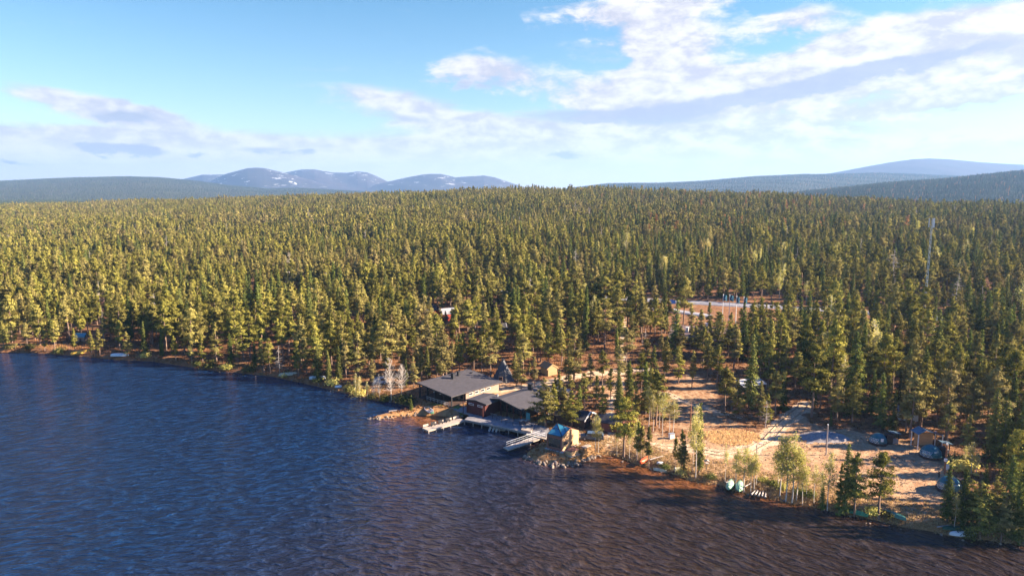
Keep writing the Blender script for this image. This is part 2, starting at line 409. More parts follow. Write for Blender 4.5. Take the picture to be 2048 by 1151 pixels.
def ground_mat():
    m = bpy.data.materials.new('ground'); m.use_nodes = True; N = NT(m.node_tree)
    pos = N.n('ShaderNodeNewGeometry').outputs['Position']
    at_ = N.n('ShaderNodeAttribute', attribute_name='zone').outputs['Color']
    sp = N.n('ShaderNodeSeparateColor'); N.put(sp.inputs[0], at_)
    lw = N.n('ShaderNodeAttribute', attribute_name='lawn').outputs['Fac']
    nb = N.noise(pos, 0.22, 5, 0.65); nm = N.noise(pos, 1.1, 4, 0.65); nf = N.noise(pos, 6.0, 3, 0.6)
    forest = N.ramp(nb, [(0.3, (0.055, 0.038, 0.022)), (0.46, (0.16, 0.068, 0.030)), (0.58, (0.22, 0.10, 0.045)), (0.72, (0.10, 0.078, 0.03))])
    forest = N.mix(N.ss(nm, 0.35, 0.7), forest, N.mix(0.5, forest, (0.36, 0.21, 0.11)))
    sand = N.mix(N.ss(nb, 0.35, 0.65), (0.41, 0.25, 0.135), (0.29, 0.15, 0.075))
    sand = N.mix(N.ss(nm, 0.4, 0.75), sand, (0.50, 0.34, 0.20))
    track = N.mix(N.ss(nm, 0.35, 0.65), (0.62, 0.46, 0.31), (0.48, 0.33, 0.20))
    drg = N.mix(N.ss(nm, 0.3, 0.7), (0.40, 0.23, 0.10), (0.27, 0.14, 0.06))
    e = N.m('MULTIPLY', N.m('SUBTRACT', nm, 0.5), 0.7)
    col = N.mix(N.ss(N.m('ADD', sp.outputs[2], e), 0.3, 0.8), forest, drg)
    col = N.mix(N.ss(N.m('ADD', sp.outputs[0], e), 0.3, 0.7), col, sand)
    col = N.mix(N.ss(N.m('ADD', sp.outputs[1], e), 0.25, 0.75), col, track)
    col = N.mix(N.ss(N.m('ADD', lw, e), 0.3, 0.7), col, (0.14, 0.17, 0.035))
    col = N.mix(N.m('MULTIPLY', N.ss(nf, 0.45, 0.75), 0.4), col, N.mix(0.5, col, (0.07, 0.045, 0.03)))
    p = N.n('ShaderNodeBsdfPrincipled'); N.put(p.inputs['Base Color'], col); p.inputs['Roughness'].default_value = 0.95
    p.inputs['Specular IOR Level'].default_value = 0.1
    b = N.n('ShaderNodeBump'); b.inputs['Strength'].default_value = 0.6; b.inputs['Distance'].default_value = 0.25
    N.put(b.inputs['Height'], N.m('ADD', nm, N.m('MULTIPLY', nf, 0.4))); N.put(p.inputs['Normal'], b.outputs[0])
    o = N.n('ShaderNodeOutputMaterial'); N.put(o.inputs[0], p.outputs[0]); return m
M_GROUND = ground_mat()
me = raw_mesh('ground', np.stack([XX, YY, ZZ], -1).reshape(-1, 3), Fq, M_GROUND, smooth=True)
ca = me.color_attributes.new('zone', 'FLOAT_COLOR', 'POINT')
ca.data.foreach_set('color', np.stack([yard, trk, dry, np.ones_like(yard)], -1).astype(np.float32).ravel())
la = me.attributes.new('lawn', 'FLOAT', 'POINT'); la.data.foreach_set('value', lawn.astype(np.float32).ravel())
tag(link('ground', me), kind='structure')

# ------------------------------------------------------------------ lake
xs = np.concatenate([[-6000, -2500, -1000, -500, -320], np.arange(-240, 132, 1.1), [180, 300, 420]])
ysr = np.concatenate([[-3000, -1000, -300, 0, 40], np.arange(70, 236, 1.0), [300, 420]])
WY, WX = np.meshgrid(ysr, xs, indexing='ij')
wsd = -sd_poly(WX, WY, LAKE)
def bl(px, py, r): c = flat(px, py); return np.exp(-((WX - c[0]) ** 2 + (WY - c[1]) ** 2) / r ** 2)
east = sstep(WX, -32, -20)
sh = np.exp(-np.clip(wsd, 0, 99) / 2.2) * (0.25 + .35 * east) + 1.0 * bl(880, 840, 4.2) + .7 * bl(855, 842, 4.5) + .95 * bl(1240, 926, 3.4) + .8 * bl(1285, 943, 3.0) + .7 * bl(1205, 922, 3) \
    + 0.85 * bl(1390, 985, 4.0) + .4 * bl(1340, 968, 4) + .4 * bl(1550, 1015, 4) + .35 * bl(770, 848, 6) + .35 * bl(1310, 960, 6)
wi = np.arange(WX.size).reshape(WX.shape)
Fw = np.stack([wi[:-1, :-1], wi[:-1, 1:], wi[1:, 1:], wi[1:, :-1]], -1).reshape(-1, 4)
def water_mat():
    m = bpy.data.materials.new('lake_water'); m.use_nodes = True; N = NT(m.node_tree)
    pos = N.n('ShaderNodeNewGeometry').outputs['Position']
    sp = N.n('ShaderNodeSeparateXYZ'); N.put(sp.inputs[0], pos); x, y = sp.outputs[0], sp.outputs[1]
    sh_ = N.n('ShaderNodeAttribute', attribute_name='shallow').outputs['Fac']
    # crest lines turn with the bay: the phase bends with x
    low = N.noise(pos, 0.035, 3, 0.5)
    ph = N.m('ADD', N.m('ADD', y, N.m('MULTIPLY', x, 0.42)), N.m('ADD', N.m('MULTIPLY', N.m('MULTIPLY', x, x), 0.0036), N.m('MULTIPLY', low, 9.0)))
    cr = N.m('SUBTRACT', N.m('MULTIPLY', y, 0.5), x)
    w1 = N.noise(N.comb(N.m('MULTIPLY', ph, 0.90), N.m('MULTIPLY', cr, 0.36)), 1.0, 2, 0.5, 0.3)
    w2 = N.noise(N.comb(N.m('MULTIPLY', ph, 2.3), N.m('MULTIPLY', cr, 1.1), 5.0), 1.0, 3, 0.6, 0.2)
    w3 = N.noise(pos, 4.5, 3, 0.65)
    w1 = N.m('POWER', w1, 1.6)
    h = N.m('ADD', N.m('MULTIPLY', w1, 0.9), N.m('ADD', N.m('MULTIPLY', w2, 0.30), N.m('MULTIPLY', w3, 0.10)))
    deep = N.mix(N.ss(N.noise(pos, 0.02, 2, 0.5), 0.3, 0.7), (0.036, 0.021, 0.009), (0.048, 0.027, 0.010))
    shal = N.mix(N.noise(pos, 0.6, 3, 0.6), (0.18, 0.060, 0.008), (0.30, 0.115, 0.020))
    deep = N.mix(N.ss(N.m('ADD', x, N.m('MULTIPLY', N.m('SUBTRACT', 120.0, y), 0.55)), -45, 35), N.mix(0.88, deep, (0.001, 0.026, 0.090)), deep)  # reflected blue sky painted into the water colour towards the left
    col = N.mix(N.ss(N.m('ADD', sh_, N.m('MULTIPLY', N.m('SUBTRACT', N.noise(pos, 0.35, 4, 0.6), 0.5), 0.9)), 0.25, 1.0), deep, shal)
    # wave light painted into the colour: troughs darkened, crests tinted sky blue
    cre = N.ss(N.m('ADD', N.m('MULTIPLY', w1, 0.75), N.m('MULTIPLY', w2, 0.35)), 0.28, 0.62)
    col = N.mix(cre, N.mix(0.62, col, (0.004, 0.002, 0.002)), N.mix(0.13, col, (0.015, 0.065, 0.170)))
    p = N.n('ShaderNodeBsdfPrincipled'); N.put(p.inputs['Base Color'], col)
    p.inputs['Roughness'].default_value = 0.08; p.inputs['IOR'].default_value = 1.345
    b = N.n('ShaderNodeBump'); b.inputs['Strength'].default_value = 1.0; b.inputs['Distance'].default_value = 1.25
    N.put(b.inputs['Height'], h); N.put(p.inputs['Normal'], b.outputs[0])
    o = N.n('ShaderNodeOutputMaterial'); N.put(o.inputs[0], p.outputs[0]); return m
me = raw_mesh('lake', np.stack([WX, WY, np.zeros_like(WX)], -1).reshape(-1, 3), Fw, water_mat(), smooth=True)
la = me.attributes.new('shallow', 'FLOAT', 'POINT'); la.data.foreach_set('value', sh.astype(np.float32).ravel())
tag(link('lake', me), kind='structure')

# ------------------------------------------------------------------ far hills
def hill_mat(name, c1, c2, c3, snow=False, sc=0.02):
    m = bpy.data.materials.new(name); m.use_nodes = True; N = NT(m.node_tree)
    pos = N.n('ShaderNodeNewGeometry').outputs['Position']
    n = N.noise(pos, sc, 6, 0.7); n2 = N.noise(pos, sc * .12, 4, 0.6)
    sp = N.n('ShaderNodeSeparateXYZ'); N.put(sp.inputs[0], pos)
    col = N.mix(N.ss(n, 0.35, 0.65), c1, c2); col = N.mix(N.ss(n2, 0.4, 0.65), col, c3)
    if snow:
        mp = N.n('ShaderNodeMapping'); mp.inputs['Scale'].default_value = (1, 1, 5); N.put(mp.inputs[0], pos)
        s1 = N.noise(mp.outputs[0], 0.0058, 5, 0.62, 0.6)
        s = N.m('MULTIPLY', N.ss(s1, 0.62, 0.645), N.ss(N.m('ADD', sp.outputs[2], N.m('MULTIPLY', n2, 190.0)), 200, 290))
        col = N.mix(s, col, (0.55, 0.57, 0.60))
    p = N.n('ShaderNodeBsdfPrincipled'); N.put(p.inputs['Base Color'], col); p.inputs['Roughness'].default_value = 0.95
    p.inputs['Specular IOR Level'].default_value = 0.05
    b = N.n('ShaderNodeBump'); b.inputs['Strength'].default_value = 0.7; b.inputs['Distance'].default_value = 6.0
    N.put(b.inputs['Height'], n); N.put(p.inputs['Normal'], b.outputs[0])
    o = N.n('ShaderNodeOutputMaterial'); N.put(o.inputs[0], p.outputs[0]); return m
M_HWOOD = hill_mat('wooded_hill_floor', (0.05, 0.055, 0.025), (0.09, 0.075, 0.035), (0.07, 0.07, 0.03))
M_FELL = hill_mat('bare_fell', (0.055, 0.038, 0.042), (0.04, 0.03, 0.034), (0.03, 0.03, 0.028), sc=.01)
M_MOUNT = hill_mat('snow_patched_fell', (0.060, 0.046, 0.046), (0.04, 0.036, 0.038), (0.035, 0.035, 0.032), snow=True, sc=.004)
HILLS = {}
def hill(prof, D, wf, m, treeh=0.0, amp=4.0, nu=260, nv=70, seed=1.0):
    pu = np.array([(p[0] - 1024) / F for p in prof])
    # elevation tangent per unit of forward depth
    pz = np.array([CAMH + D * ray(*p)[2] / ray(*p)[1] for p in prof]) - treeh
    def fz(x, y):
        # crest runs at depth D; u is taken at the crest so slopes keep their shape in depth
        u = x / y * (1 / math.cos(PITCH)) if False else x / y
        pu2 = np.array([ray(*p)[0] / ray(*p)[1] for p in prof])
        zc = np.interp(u, pu2, pz)
        k = np.where(y < D, 1 - (D - y) / wf, 1 - (y - D) / (wf * 1.2))
        k = np.clip(k, 0, 1); k = k * k * (3 - 2 * k) * .55 + np.sin(k * math.pi / 2) * .45
        und = amp * (np.sin(x / (D * .023) + seed) * np.sin(y / (D * .031) + seed * 2) + .6 * np.sin(x / (D * .009) + y / (D * .013) + seed))
        return -6 + (zc + 6) * k + und * np.clip(4 * k * (1.02 - k), 0, 1)
    pu2 = np.array([ray(*p)[0] / ray(*p)[1] for p in prof])
    us = np.linspace(max(pu2[0], -1), min(pu2[-1], 1), nu); ys_ = np.linspace(D - wf, D + wf * 1.2, nv)
    A, B = np.meshgrid(ys_, us, indexing='ij'); Xh = B * A
    ii = np.arange(A.size).reshape(A.shape)
    Fh = np.stack([ii[:-1, :-1], ii[:-1, 1:], ii[1:, 1:], ii[1:, :-1]], -1).reshape(-1, 4)
    me = raw_mesh('hill', np.stack([Xh, A, fz(Xh, A)], -1).reshape(-1, 3), Fh, m, smooth=True)
    tag(link('hill', me), kind='structure')
    return fz, pu2
h_left = hill([(-700, 392), (-350, 372), (-100, 366), (0, 362), (118, 356), (258, 353), (322, 355), (376, 360), (456, 370), (537, 377), (590, 375.5), (644, 378), (700, 381), (800, 387), (900, 396)],
              6500, 3000, M_HWOOD, 10, 5, seed=1.1)
hill([(300, 392), (340, 368), (365, 358), (405, 349.6), (452, 349), (500, 356), (560, 372), (620, 392)], 10400, 2200, M_MOUNT, 0, 15, seed=.4)
hill([(380, 392), (420, 362), (452, 348), (495, 336.5), (512, 335.5), (528, 336.6), (571, 346), (600, 354), (640, 365), (690, 375), (760, 392)], 9000, 1900, M_MOUNT, 0, 14, seed=2.4)
hill([(500, 392), (545, 358), (571, 345.3), (603, 339), (629, 338.6), (665, 345), (694, 345.6), (715, 343), (734, 345), (752, 352), (773, 362), (800, 371), (850, 392)], 10200, 2200, M_MOUNT, 0, 15, seed=3.9)
hill([(660, 392), (720, 375), (773, 364), (810, 356), (845, 349), (862, 347.6), (882, 348), (911, 354.5), (932, 353), (968, 351), (990, 355), (1026, 367), (1048, 374), (1100, 392)], 9400, 2000, M_MOUNT, 0, 14, seed=5.4)
h_r1 = hill([(1040, 396), (1100, 381), (1143, 376), (1215, 367), (1317, 366), (1409, 362), (1512, 353), (1604, 349), (1665, 349), (1760, 346), (1860, 350), (1960, 355), (2100, 362), (2400, 380), (2700, 396)], 6000, 2900, M_HWOOD, 10, 6, seed=7.7)
hill([(1480, 396), (1560, 368), (1620, 352), (1665, 346), (1720, 336), (1780, 325), (1830, 318.5), (1860, 317.5), (1900, 319.5), (1960, 325), (2048, 330), (2200, 343), (2500, 372), (2700, 396)], 8200, 2500, M_FELL, 0, 9, seed=9.1)
h_r2 = hill([(1440, 400), (1560, 388), (1640, 379), (1700, 373), (1766, 366), (1850, 360), (1933, 353), (2048, 341), (2200, 328), (2400, 340), (2700, 380)], 2700, 1150, M_HWOOD, 11, 5, seed=4.2)

# ------------------------------------------------------------------ trees
def unit(v): return v / np.maximum(np.linalg.norm(v, axis=-1, keepdims=True), 1e-6)
def cards(P, lo, wi, tone, r, nrm=None):
    """small leaf quads at P, facing roughly along nrm (out of the crown)"""
    n = len(P); nn = r.normal(0, 1, (n, 3))
    if nrm is not None: nn = unit(nn) * .62 + nrm
    nn = unit(nn); a = unit(np.cross(nn, r.normal(0, 1, (n, 3)))); b = np.cross(nn, a)
    a = a * (lo * r.uniform(.6, 1.3, n))[:, None] / 2; b = b * (wi * r.uniform(.6, 1.3, n))[:, None] / 2
    V = np.stack([P - a - b, P + a - b * .6, P + a + b * .6, P - a + b], 1).reshape(-1, 3)
    return V, np.arange(4 * n).reshape(n, 4), tone
def taper(pts, rad, seg):
    mb = MB(); mb.tube(pts, rad, seg, cap=False); return mb
def join(parts):
    V, Fs, o = [], [], 0
    for v, f in parts:
        v = np.asarray(v, float); f = np.asarray(f); V.append(v); Fs.append(f + o); o += len(v)
    return np.concatenate(V), np.concatenate(Fs)
def make_tree(kind, seed, h, ncard, card, nbr, bare=0.3, wid=1.8, wood=True, seg=5, dense=1.0):
    """returns (crown verts, faces, tone), (wood verts, faces) of a tree standing at the origin"""
    r = np.random.default_rng(seed)
    lean = r.normal(0, .012, 2) * h
    def axis(z): t = z / h; return np.stack([lean[0] * t * t + .1 * np.sin(t * 5 + seed), lean[1] * t * t + .1 * np.cos(t * 4 + seed), z], -1)
    zs = np.linspace(-0.4, h * .985, 7)
    r0 = {'pine': .017, 'spruce': .016, 'birch': .011, 'bare': .011, 'dead': .014, 'rust': .014}[kind] * h
    rad = [max(r0 * (1 - .93 * max(z, 0) / h), .02) for z in zs]
    W_ = [tuple(axis(z)) for z in zs]
    wood_parts = []
    mb = taper(W_, rad, seg); wood_parts.append((mb.v, mb.f))
    t = np.sort(r.uniform(0, 1, nbr)) if kind != 'spruce' else np.linspace(0, 1, nbr) + r.uniform(-.01, .01, nbr)
    t = np.clip(t, 0, .995)
    azb = r.uniform(0, 2 * math.pi, nbr) if kind != 'spruce' else np.arange(nbr) * 2.4 + r.uniform(-.4, .4, nbr)
    if kind == 'pine':
        prof = np.minimum(1, (t + .18) / .42) * (1 - t) ** r.uniform(.58, 1.0) * 1.2; L = wid * prof * r.uniform(.55, 1.15, nbr) + .25
        L *= np.where(r.uniform(0, 1, nbr) < .12, 1.25, 1)
        tilt = np.interp(t, [0, .5, 1], [-.15, .18, .9]) + r.normal(0, .16, nbr)
    elif kind == 'spruce':
        L = wid * (1 - t) ** .85 * r.uniform(.75, 1.1, nbr) + .12; tilt = np.interp(t, [0, .7, 1], [-.45, -.15, .6]) + r.normal(0, .08, nbr)
    elif kind in ('birch', 'bare'):
        prof = np.minimum(1, (t + .25) / .5) * (1 - t) ** .55; L = wid * prof * r.uniform(.6, 1.15, nbr) + .3; tilt = np.interp(t, [0, 1], [.6, 1.15]) + r.normal(0, .15, nbr)
    else:
        L = wid * (1 - t) ** .5 * r.uniform(.4, 1.1, nbr) + .15; tilt = r.normal(.05, .25, nbr)
    zb = h * (bare + (1 - bare) * t) * .985
    B0 = axis(zb)
    D_ = np.stack([np.cos(azb) * np.cos(tilt), np.sin(azb) * np.cos(tilt), np.sin(tilt)], -1)
    if wood:
        V, Fs = [], []
        for i in range(nbr):
            if kind in ('pine', 'spruce') and i % 3 and t[i] > .15: continue
            p0 = B0[i]; p2 = p0 + D_[i] * L[i]; p1 = (p0 + p2) / 2 + np.array([0, 0, -.06 * L[i] if kind != 'birch' else .05 * L[i]])
            w = (.022 if kind in ('pine', 'spruce') else .020 if kind in ('birch', 'bare') else .03) + .006 * L[i]
            mb = taper([p0, p1, p2], [w, w * .7, w * .25], 3); wood_parts.append((mb.v, mb.f))
            if kind in ('bare', 'dead', 'birch'):
                for q in range(5 if kind == 'bare' else 3):
                    s = r.uniform(.25, .95); o = p0 + (p2 - p0) * s; dd = unit(D_[i] + r.normal(0, .5, 3) + np.array([0, 0, .25 if kind != 'dead' else -.2]))
                    mb = taper([o, o + dd * L[i] * r.uniform(.25, .5)], [w * .6, w * .2], 3); wood_parts.append((mb.v, mb.f))
    # dead twigs below the crown of pines
    if wood and kind == 'pine':
        for q in range(9):
            z = h * bare * r.uniform(.35, 1.05); a = r.uniform(0, 6.28); o = axis(np.array(z)); l = r.uniform(.4, 1.2)
            mb = taper([o, o + np.array([math.cos(a), math.sin(a), -.15]) * l], [.025, .01], 3); wood_parts.append((mb.v, mb.f))
    crown = None
    if kind not in ('bare', 'dead'):
        wgt = L ** 1.25; bi = r.choice(nbr, ncard, p=wgt / wgt.sum())
        s = r.uniform(0, 1, ncard) ** (.6 if kind == 'pine' else .75) * .85 + .18
        sp = {'pine': .2, 'spruce': .16, 'birch': .33, 'rust': .2}[kind]
        # clumps along each branch
        s = np.round(s * 6 + r.normal(0, .5, ncard)) / 6 if kind == 'pine' else s
        P = B0[bi] + D_[bi] * (L[bi] * s)[:, None] + r.normal(0, 1, (ncard, 3)) * (sp * np.minimum(1, .45 + L[bi] * .4))[:, None] * np.array([1, 1, .55])
        if kind == 'spruce': P[:, 2] -= .25 * (L[bi] * s) ** 2 * .2
        if kind == 'birch': P[:, 2] -= r.exponential(.14, ncard)
        bt = r.uniform(0, 1, nbr); tone = np.clip(.55 * bt[bi] + .45 * r.uniform(0, 1, ncard), 0, 1)
        O = P - axis(P[:, 2]) ; O = unit(O * np.array([1, 1, 0])) + np.array([0, 0, .38])
        crown = cards(P, card, card * (.5 if kind != 'birch' else .6), tone, r, O if kind != 'birch' else O * .5)
    return crown, join(wood_parts)
CROWNM = {'pine': M_PINE, 'spruce': M_SPRUCE, 'birch': M_BIRCH, 'rust': M_RUST}
WOODM = {'pine': M_BARK, 'spruce': M_SBARK, 'birch': M_BBARK, 'bare': M_BBARK, 'dead': M_DEAD, 'rust': M_BARK}
KNAME = {'pine': 'pine_tree', 'spruce': 'spruce_tree', 'birch': 'birch_tree', 'bare': 'bare_birch_tree', 'dead': 'dead_tree', 'rust': 'withered_spruce_tree'}
# individuals: every variant is 10 m tall and scaled on placing
VAR = {}
def variants(kind, specs):
    VAR[kind] = []
    for sp in specs:
        c, w = make_tree(kind, **sp)
        cm = raw_mesh('crown', c[0], c[1], CROWNM[kind], tone=c[2]) if c else None
        wm = raw_mesh('trunk', w[0], w[1], WOODM[kind], smooth=True)
        VAR[kind].append((cm, wm))
variants('pine', [dict(seed=10 + i, h=10, ncard=3700, card=.25, nbr=64 + 6 * (i % 4), bare=[.3, .22, .36, .28, .42, .16, .33, .25, .3, .2][i], wid=[1.55, 1.3, 1.7, 1.15, 1.5, 1.45, 1.05, 1.85, 1.35, 1.1][i]) for i in range(10)])
variants('spruce', [dict(seed=40 + i, h=10, ncard=3200, card=.23, nbr=120, bare=[.06, .1, .04, .14][i], wid=[1.5, 1.2, 1.35, .95][i]) for i in range(4)])
variants('birch', [dict(seed=60 + i, h=10, ncard=[1500, 1100, 1900, 850][i], card=.19, nbr=42, bare=[.40, .44, .34, .48][i], wid=[2.0, 1.6, 2.5, 1.4][i]) for i in range(4)])
variants('bare', [dict(seed=70 + i, h=10, ncard=0, card=.2, nbr=80, bare=.22, wid=[2.5, 2.9][i]) for i in range(2)])
variants('dead', [dict(seed=80 + i, h=10, ncard=0, card=.2, nbr=60, bare=.2, wid=[1.5, 1.9][i]) for i in range(2)])
variants('rust', [dict(seed=90, h=10, ncard=1300, card=.3, nbr=80, bare=.1, wid=1.2)])
TREES = []      # (kind, Vector, height, width factor, variant, explicit label)
def tree(kind, px, py, top, wf=1.0, var=None, label=None):
    b = at(px, py); h = hgt(px, top, b); TREES.append((kind, b, h, wf, var, label))


# ------------------------------------------------------------------ road
M_ROAD = mat('road_surface', (0.27, 0.265, 0.29), (0.21, 0.21, 0.23), 1.5, 0.85)
M_GRAVEL = mat('grey_gravel', (0.30, 0.27, 0.26), (0.20, 0.18, 0.18), 3, 0.95, bump=.5)
def ribbon(name, pts, w, m, dz=0.12, step=3.0):
    P = []
    for a, b in zip(pts[:-1], pts[1:]):
        a, b = Vector(a[:2]), Vector(b[:2]); n = max(1, int((b - a).length / step))
        P += [a + (b - a) * i / n for i in range(n)]
    P.append(Vector(pts[-1][:2]))
    V = []
    for i, p in enumerate(P):
        d = (P[min(i + 1, len(P) - 1)] - P[max(i - 1, 0)]).normalized(); nn = Vector((-d.y, d.x))
        z = float(zfun([p.x], [p.y])[0]) + dz
        for s in (-1.2, -1, 1, 1.2):
            q = p + nn * w / 2 * s; V.append((q.x, q.y, z - (0.5 if abs(s) > 1.1 else 0)))
    Fr = [(4 * i + k, 4 * i + k + 1, 4 * i + k + 5, 4 * i + k + 4) for i in range(len(P) - 1) for k in range(3)]
    return tag(link(name, raw_mesh(name, V, Fr, m)), kind='structure')
ROADPTS = [at(*p) for p in [(960, 583), (1060, 586), (1134, 590), (1237, 597), (1330, 602), (1388, 605), (1460, 609), (1535, 613), (1618, 618), (1720, 624), (1850, 634), (1990, 648), (2200, 672)]]
ribbon('road', ROADPTS, 6.5, M_ROAD, 0.35)
PARKPTS = [at(*p) for p in [(1236, 617), (1290, 617), (1352, 622), (1420, 632)]]
ribbon('parking_lane', PARKPTS, 5.0, M_ROAD, 0.2)
LOT2 = [at(*p) for p in [(1500, 652), (1560, 652), (1640, 655)]]
ribbon('gravel_lane', LOT2, 7.0, mat('pink_gravel', (.42, .30, .24), (.34, .24, .2), 2, .95), 0.2)

M_RUT = mat('worn_wheel_rut', (.42, .29, .165), (.30, .20, .11), .8, .95)
for pts, w in (TRACKS[0], TRACKS[3]):
    for s_ in (-.85, .85):
        out_ = []
        for i, p in enumerate(pts):
            a = Vector(pts[max(i - 1, 0)]); b = Vector(pts[min(i + 1, len(pts) - 1)]); d = (b - a).normalized(); out_.append((p[0] - d.y * s_, p[1] + d.x * s_))
        ribbon('wheel_rut', out_, .34, M_RUT, .07, 1.5)

# ------------------------------------------------------------------ building kit
M_ROOF = mat('dark_felt_roof', (0.070, 0.064, 0.070), (0.052, 0.048, 0.053), 1.2, 0.75, bump=.2)
M_ROOFB = mat('black_roof', (0.05, 0.047, 0.052), (0.035, 0.033, 0.037), 1.5, 0.8)
M_FASCIA = mat('black_fascia', (0.03, 0.028, 0.03), None, 3, 0.7)
M_REDW = mat('dark_red_boards', (0.085, 0.022, 0.018), (0.06, 0.016, 0.014), 2, 0.8, stretch=(1, 1, .2))
M_BROWNW = mat('dark_brown_logs', (0.075, 0.045, 0.035), (0.05, 0.03, 0.025), 2, 0.8, stretch=(.3, .3, 6))
M_TANW = mat('pale_rendered_boards', (0.32, 0.22, 0.17), (0.25, 0.17, 0.13), 2, 0.8, stretch=(.3, .3, 4))
M_PINEW = mat('honey_pine_boards', (0.58, 0.37, 0.20), (0.46, 0.28, 0.14), 2.2, 0.6, stretch=(.3, .3, 5))
M_LOGY = mat('yellow_log_wall', (0.46, 0.32, 0.16), (0.37, 0.25, 0.12), 2.5, 0.7, stretch=(.3, .3, 5))
M_DECK = mat('weathered_deck_boards', (0.25, 0.235, 0.24), (0.18, 0.17, 0.175), 2.2, 0.8, planks=3.0)
M_PALEW = mat('pale_planks', (0.42, 0.35, 0.285), (0.32, 0.265, 0.215), 2.2, 0.75, planks=2.5)
M_WHITE = mat('white_paint', (0.75, 0.73, 0.70), (0.66, 0.64, 0.62), 3, 0.5)
M_GLASS = mat('dark_window_glass', (0.02, 0.025, 0.03), (0.03, 0.035, 0.045), 1, 0.06, spec=0.9)
M_BGLASS = mat('blue_roof_glass', (0.03, 0.17, 0.25), (0.05, 0.21, 0.30), .7, 0.05, spec=1.0)
M_CORTEN = mat('rusty_lid_boards', (0.20, 0.085, 0.06), (0.15, 0.06, 0.045), 3, 0.7, planks=3)
M_STEEL = mat('galvanised_steel', (0.45, 0.47, 0.50), (0.36, 0.38, 0.41), 5, 0.45, metal=.6)
M_BLACKM = mat('black_metal', (0.03, 0.03, 0.035), None, 5, 0.5)
M_STONE = mat('granite', (0.30, 0.235, 0.18), (0.17, 0.13, 0.10), 1.4, 0.9, bump=.6)
M_DSTONE = mat('dark_granite', (0.22, 0.17, 0.15), (0.12, 0.10, 0.09), 1.6, 0.9, bump=.6)

FOOT = []      # footprints kept free of trees: (polygon, margin)
def gable(name, label, cat, x, y, z, rot, L, Wf, Wb, he, hr, over=.5, wall=M_BROWNW, roof=M_ROOF, th=.22, porch=0.0, group=None, eave_b=None, trim=None, vents=()):
    """gabled building. local x runs along the ridge from the x,y corner end, local y across; front slope falls to -y. Returns root, W(l,a,z) -> world"""
    ca, sa = math.cos(rot), math.sin(rot)
    def Wd(l, a, h): return (x + l * ca - a * sa, y + l * sa + a * ca, z + h)
    root = thing(name, label, cat, Wd(L / 2, 0, 0), 0, group)
    hb = he if eave_b is None else eave_b
    sf, sb = (hr - he) / Wf, (hr - hb) / Wb
    l0, l1, yf, yb = porch, L - over, -(Wf - over), Wb - over
    hf, hbk = he + sf * over - th - .02, hb + sb * over - th - .02; ht = hr - th - .05
    m = MB(); b0 = -0.8
    ring = [(l0, yf), (l1, yf), (l1, yb), (l0, yb)]
    m.face([Wd(l0, yf, b0), Wd(l1, yf, b0), Wd(l1, yf, hf), Wd(l0, yf, hf)])
    m.face([Wd(l1, yb, b0), Wd(l0, yb, b0), Wd(l0, yb, hbk), Wd(l1, yb, hbk)])
    m.face([Wd(l0, yb, b0), Wd(l0, yf, b0), Wd(l0, yf, hf), Wd(l0, 0, ht), Wd(l0, yb, hbk)])
    m.face([Wd(l1, yf, b0), Wd(l1, yb, b0), Wd(l1, yb, hbk), Wd(l1, 0, ht), Wd(l1, yf, hf)])
    m.build('wall', wall, root)
    m = MB()
    m.slab([Wd(0, -Wf, he), Wd(L, -Wf, he), Wd(L, 0, hr), Wd(0, 0, hr)], th)
    m.slab([Wd(0, 0.004, hr), Wd(L, 0.004, hr), Wd(L, Wb, hb), Wd(0, Wb, hb)], th)
    ro = m.build('roof', roof, root)
    tm = trim or M_FASCIA
    for l in (-.05, L + .05):
        t = MB()
        for (a0, h0), (a1, h1) in ((((-Wf - .04), he), (0, hr)), ((0, hr), ((Wb + .04), hb))):
            t.hexa([Wd(l - .04, a0, h0 - th - .06), Wd(l + .04, a0, h0 - th - .06), Wd(l + .04, a1, h1 - th - .06), Wd(l - .04, a1, h1 - th - .06)],
                   [Wd(l - .04, a0, h0 + .05), Wd(l + .04, a0, h0 + .05), Wd(l + .04, a1, h1 + .05), Wd(l - .04, a1, h1 + .05)])
        t.build('bargeboard', tm, ro)
    FOOT.append(([Wd(0, -Wf, 0)[:2], Wd(L, -Wf, 0)[:2], Wd(L, Wb, 0)[:2], Wd(0, Wb, 0)[:2]], 2.2))
    return root, ro, Wd
def wallpanel(root, name, m, Wd, l0, l1, a, h0, h1, off=.06, axis='l', frame=None):
    """flat box on a long wall (axis l) or on a gable wall (axis a)"""
    if axis == 'l': P = [(l0, a), (l1, a), (l1, a - off), (l0, a - off)]
    else: P = [(a, l0), (a, l1), (a - off, l1), (a - off, l0)]
    q = MB().hexa([Wd(p[0], p[1], h0) for p in P], [Wd(p[0], p[1], h1) for p in P]); o = q.build(name, m, root)
    if frame:
        f = MB(); e = .07; o2 = off + .03
        def bx(u0, u1, v0, v1):
            if axis == 'l': PP = [(u0, a), (u1, a), (u1, a - o2), (u0, a - o2)]
            else: PP = [(a, u0), (a, u1), (a - o2, u1), (a - o2, u0)]
            f.hexa([Wd(p[0], p[1], v0) for p in PP], [Wd(p[0], p[1], v1) for p in PP])
        bx(l0 - e, l0, h0 - e, h1 + e); bx(l1, l1 + e, h0 - e, h1 + e); bx(l0, l1, h1, h1 + e); bx(l0, l1, h0 - e, h0)
        f.build('frame', frame, o)
    return o
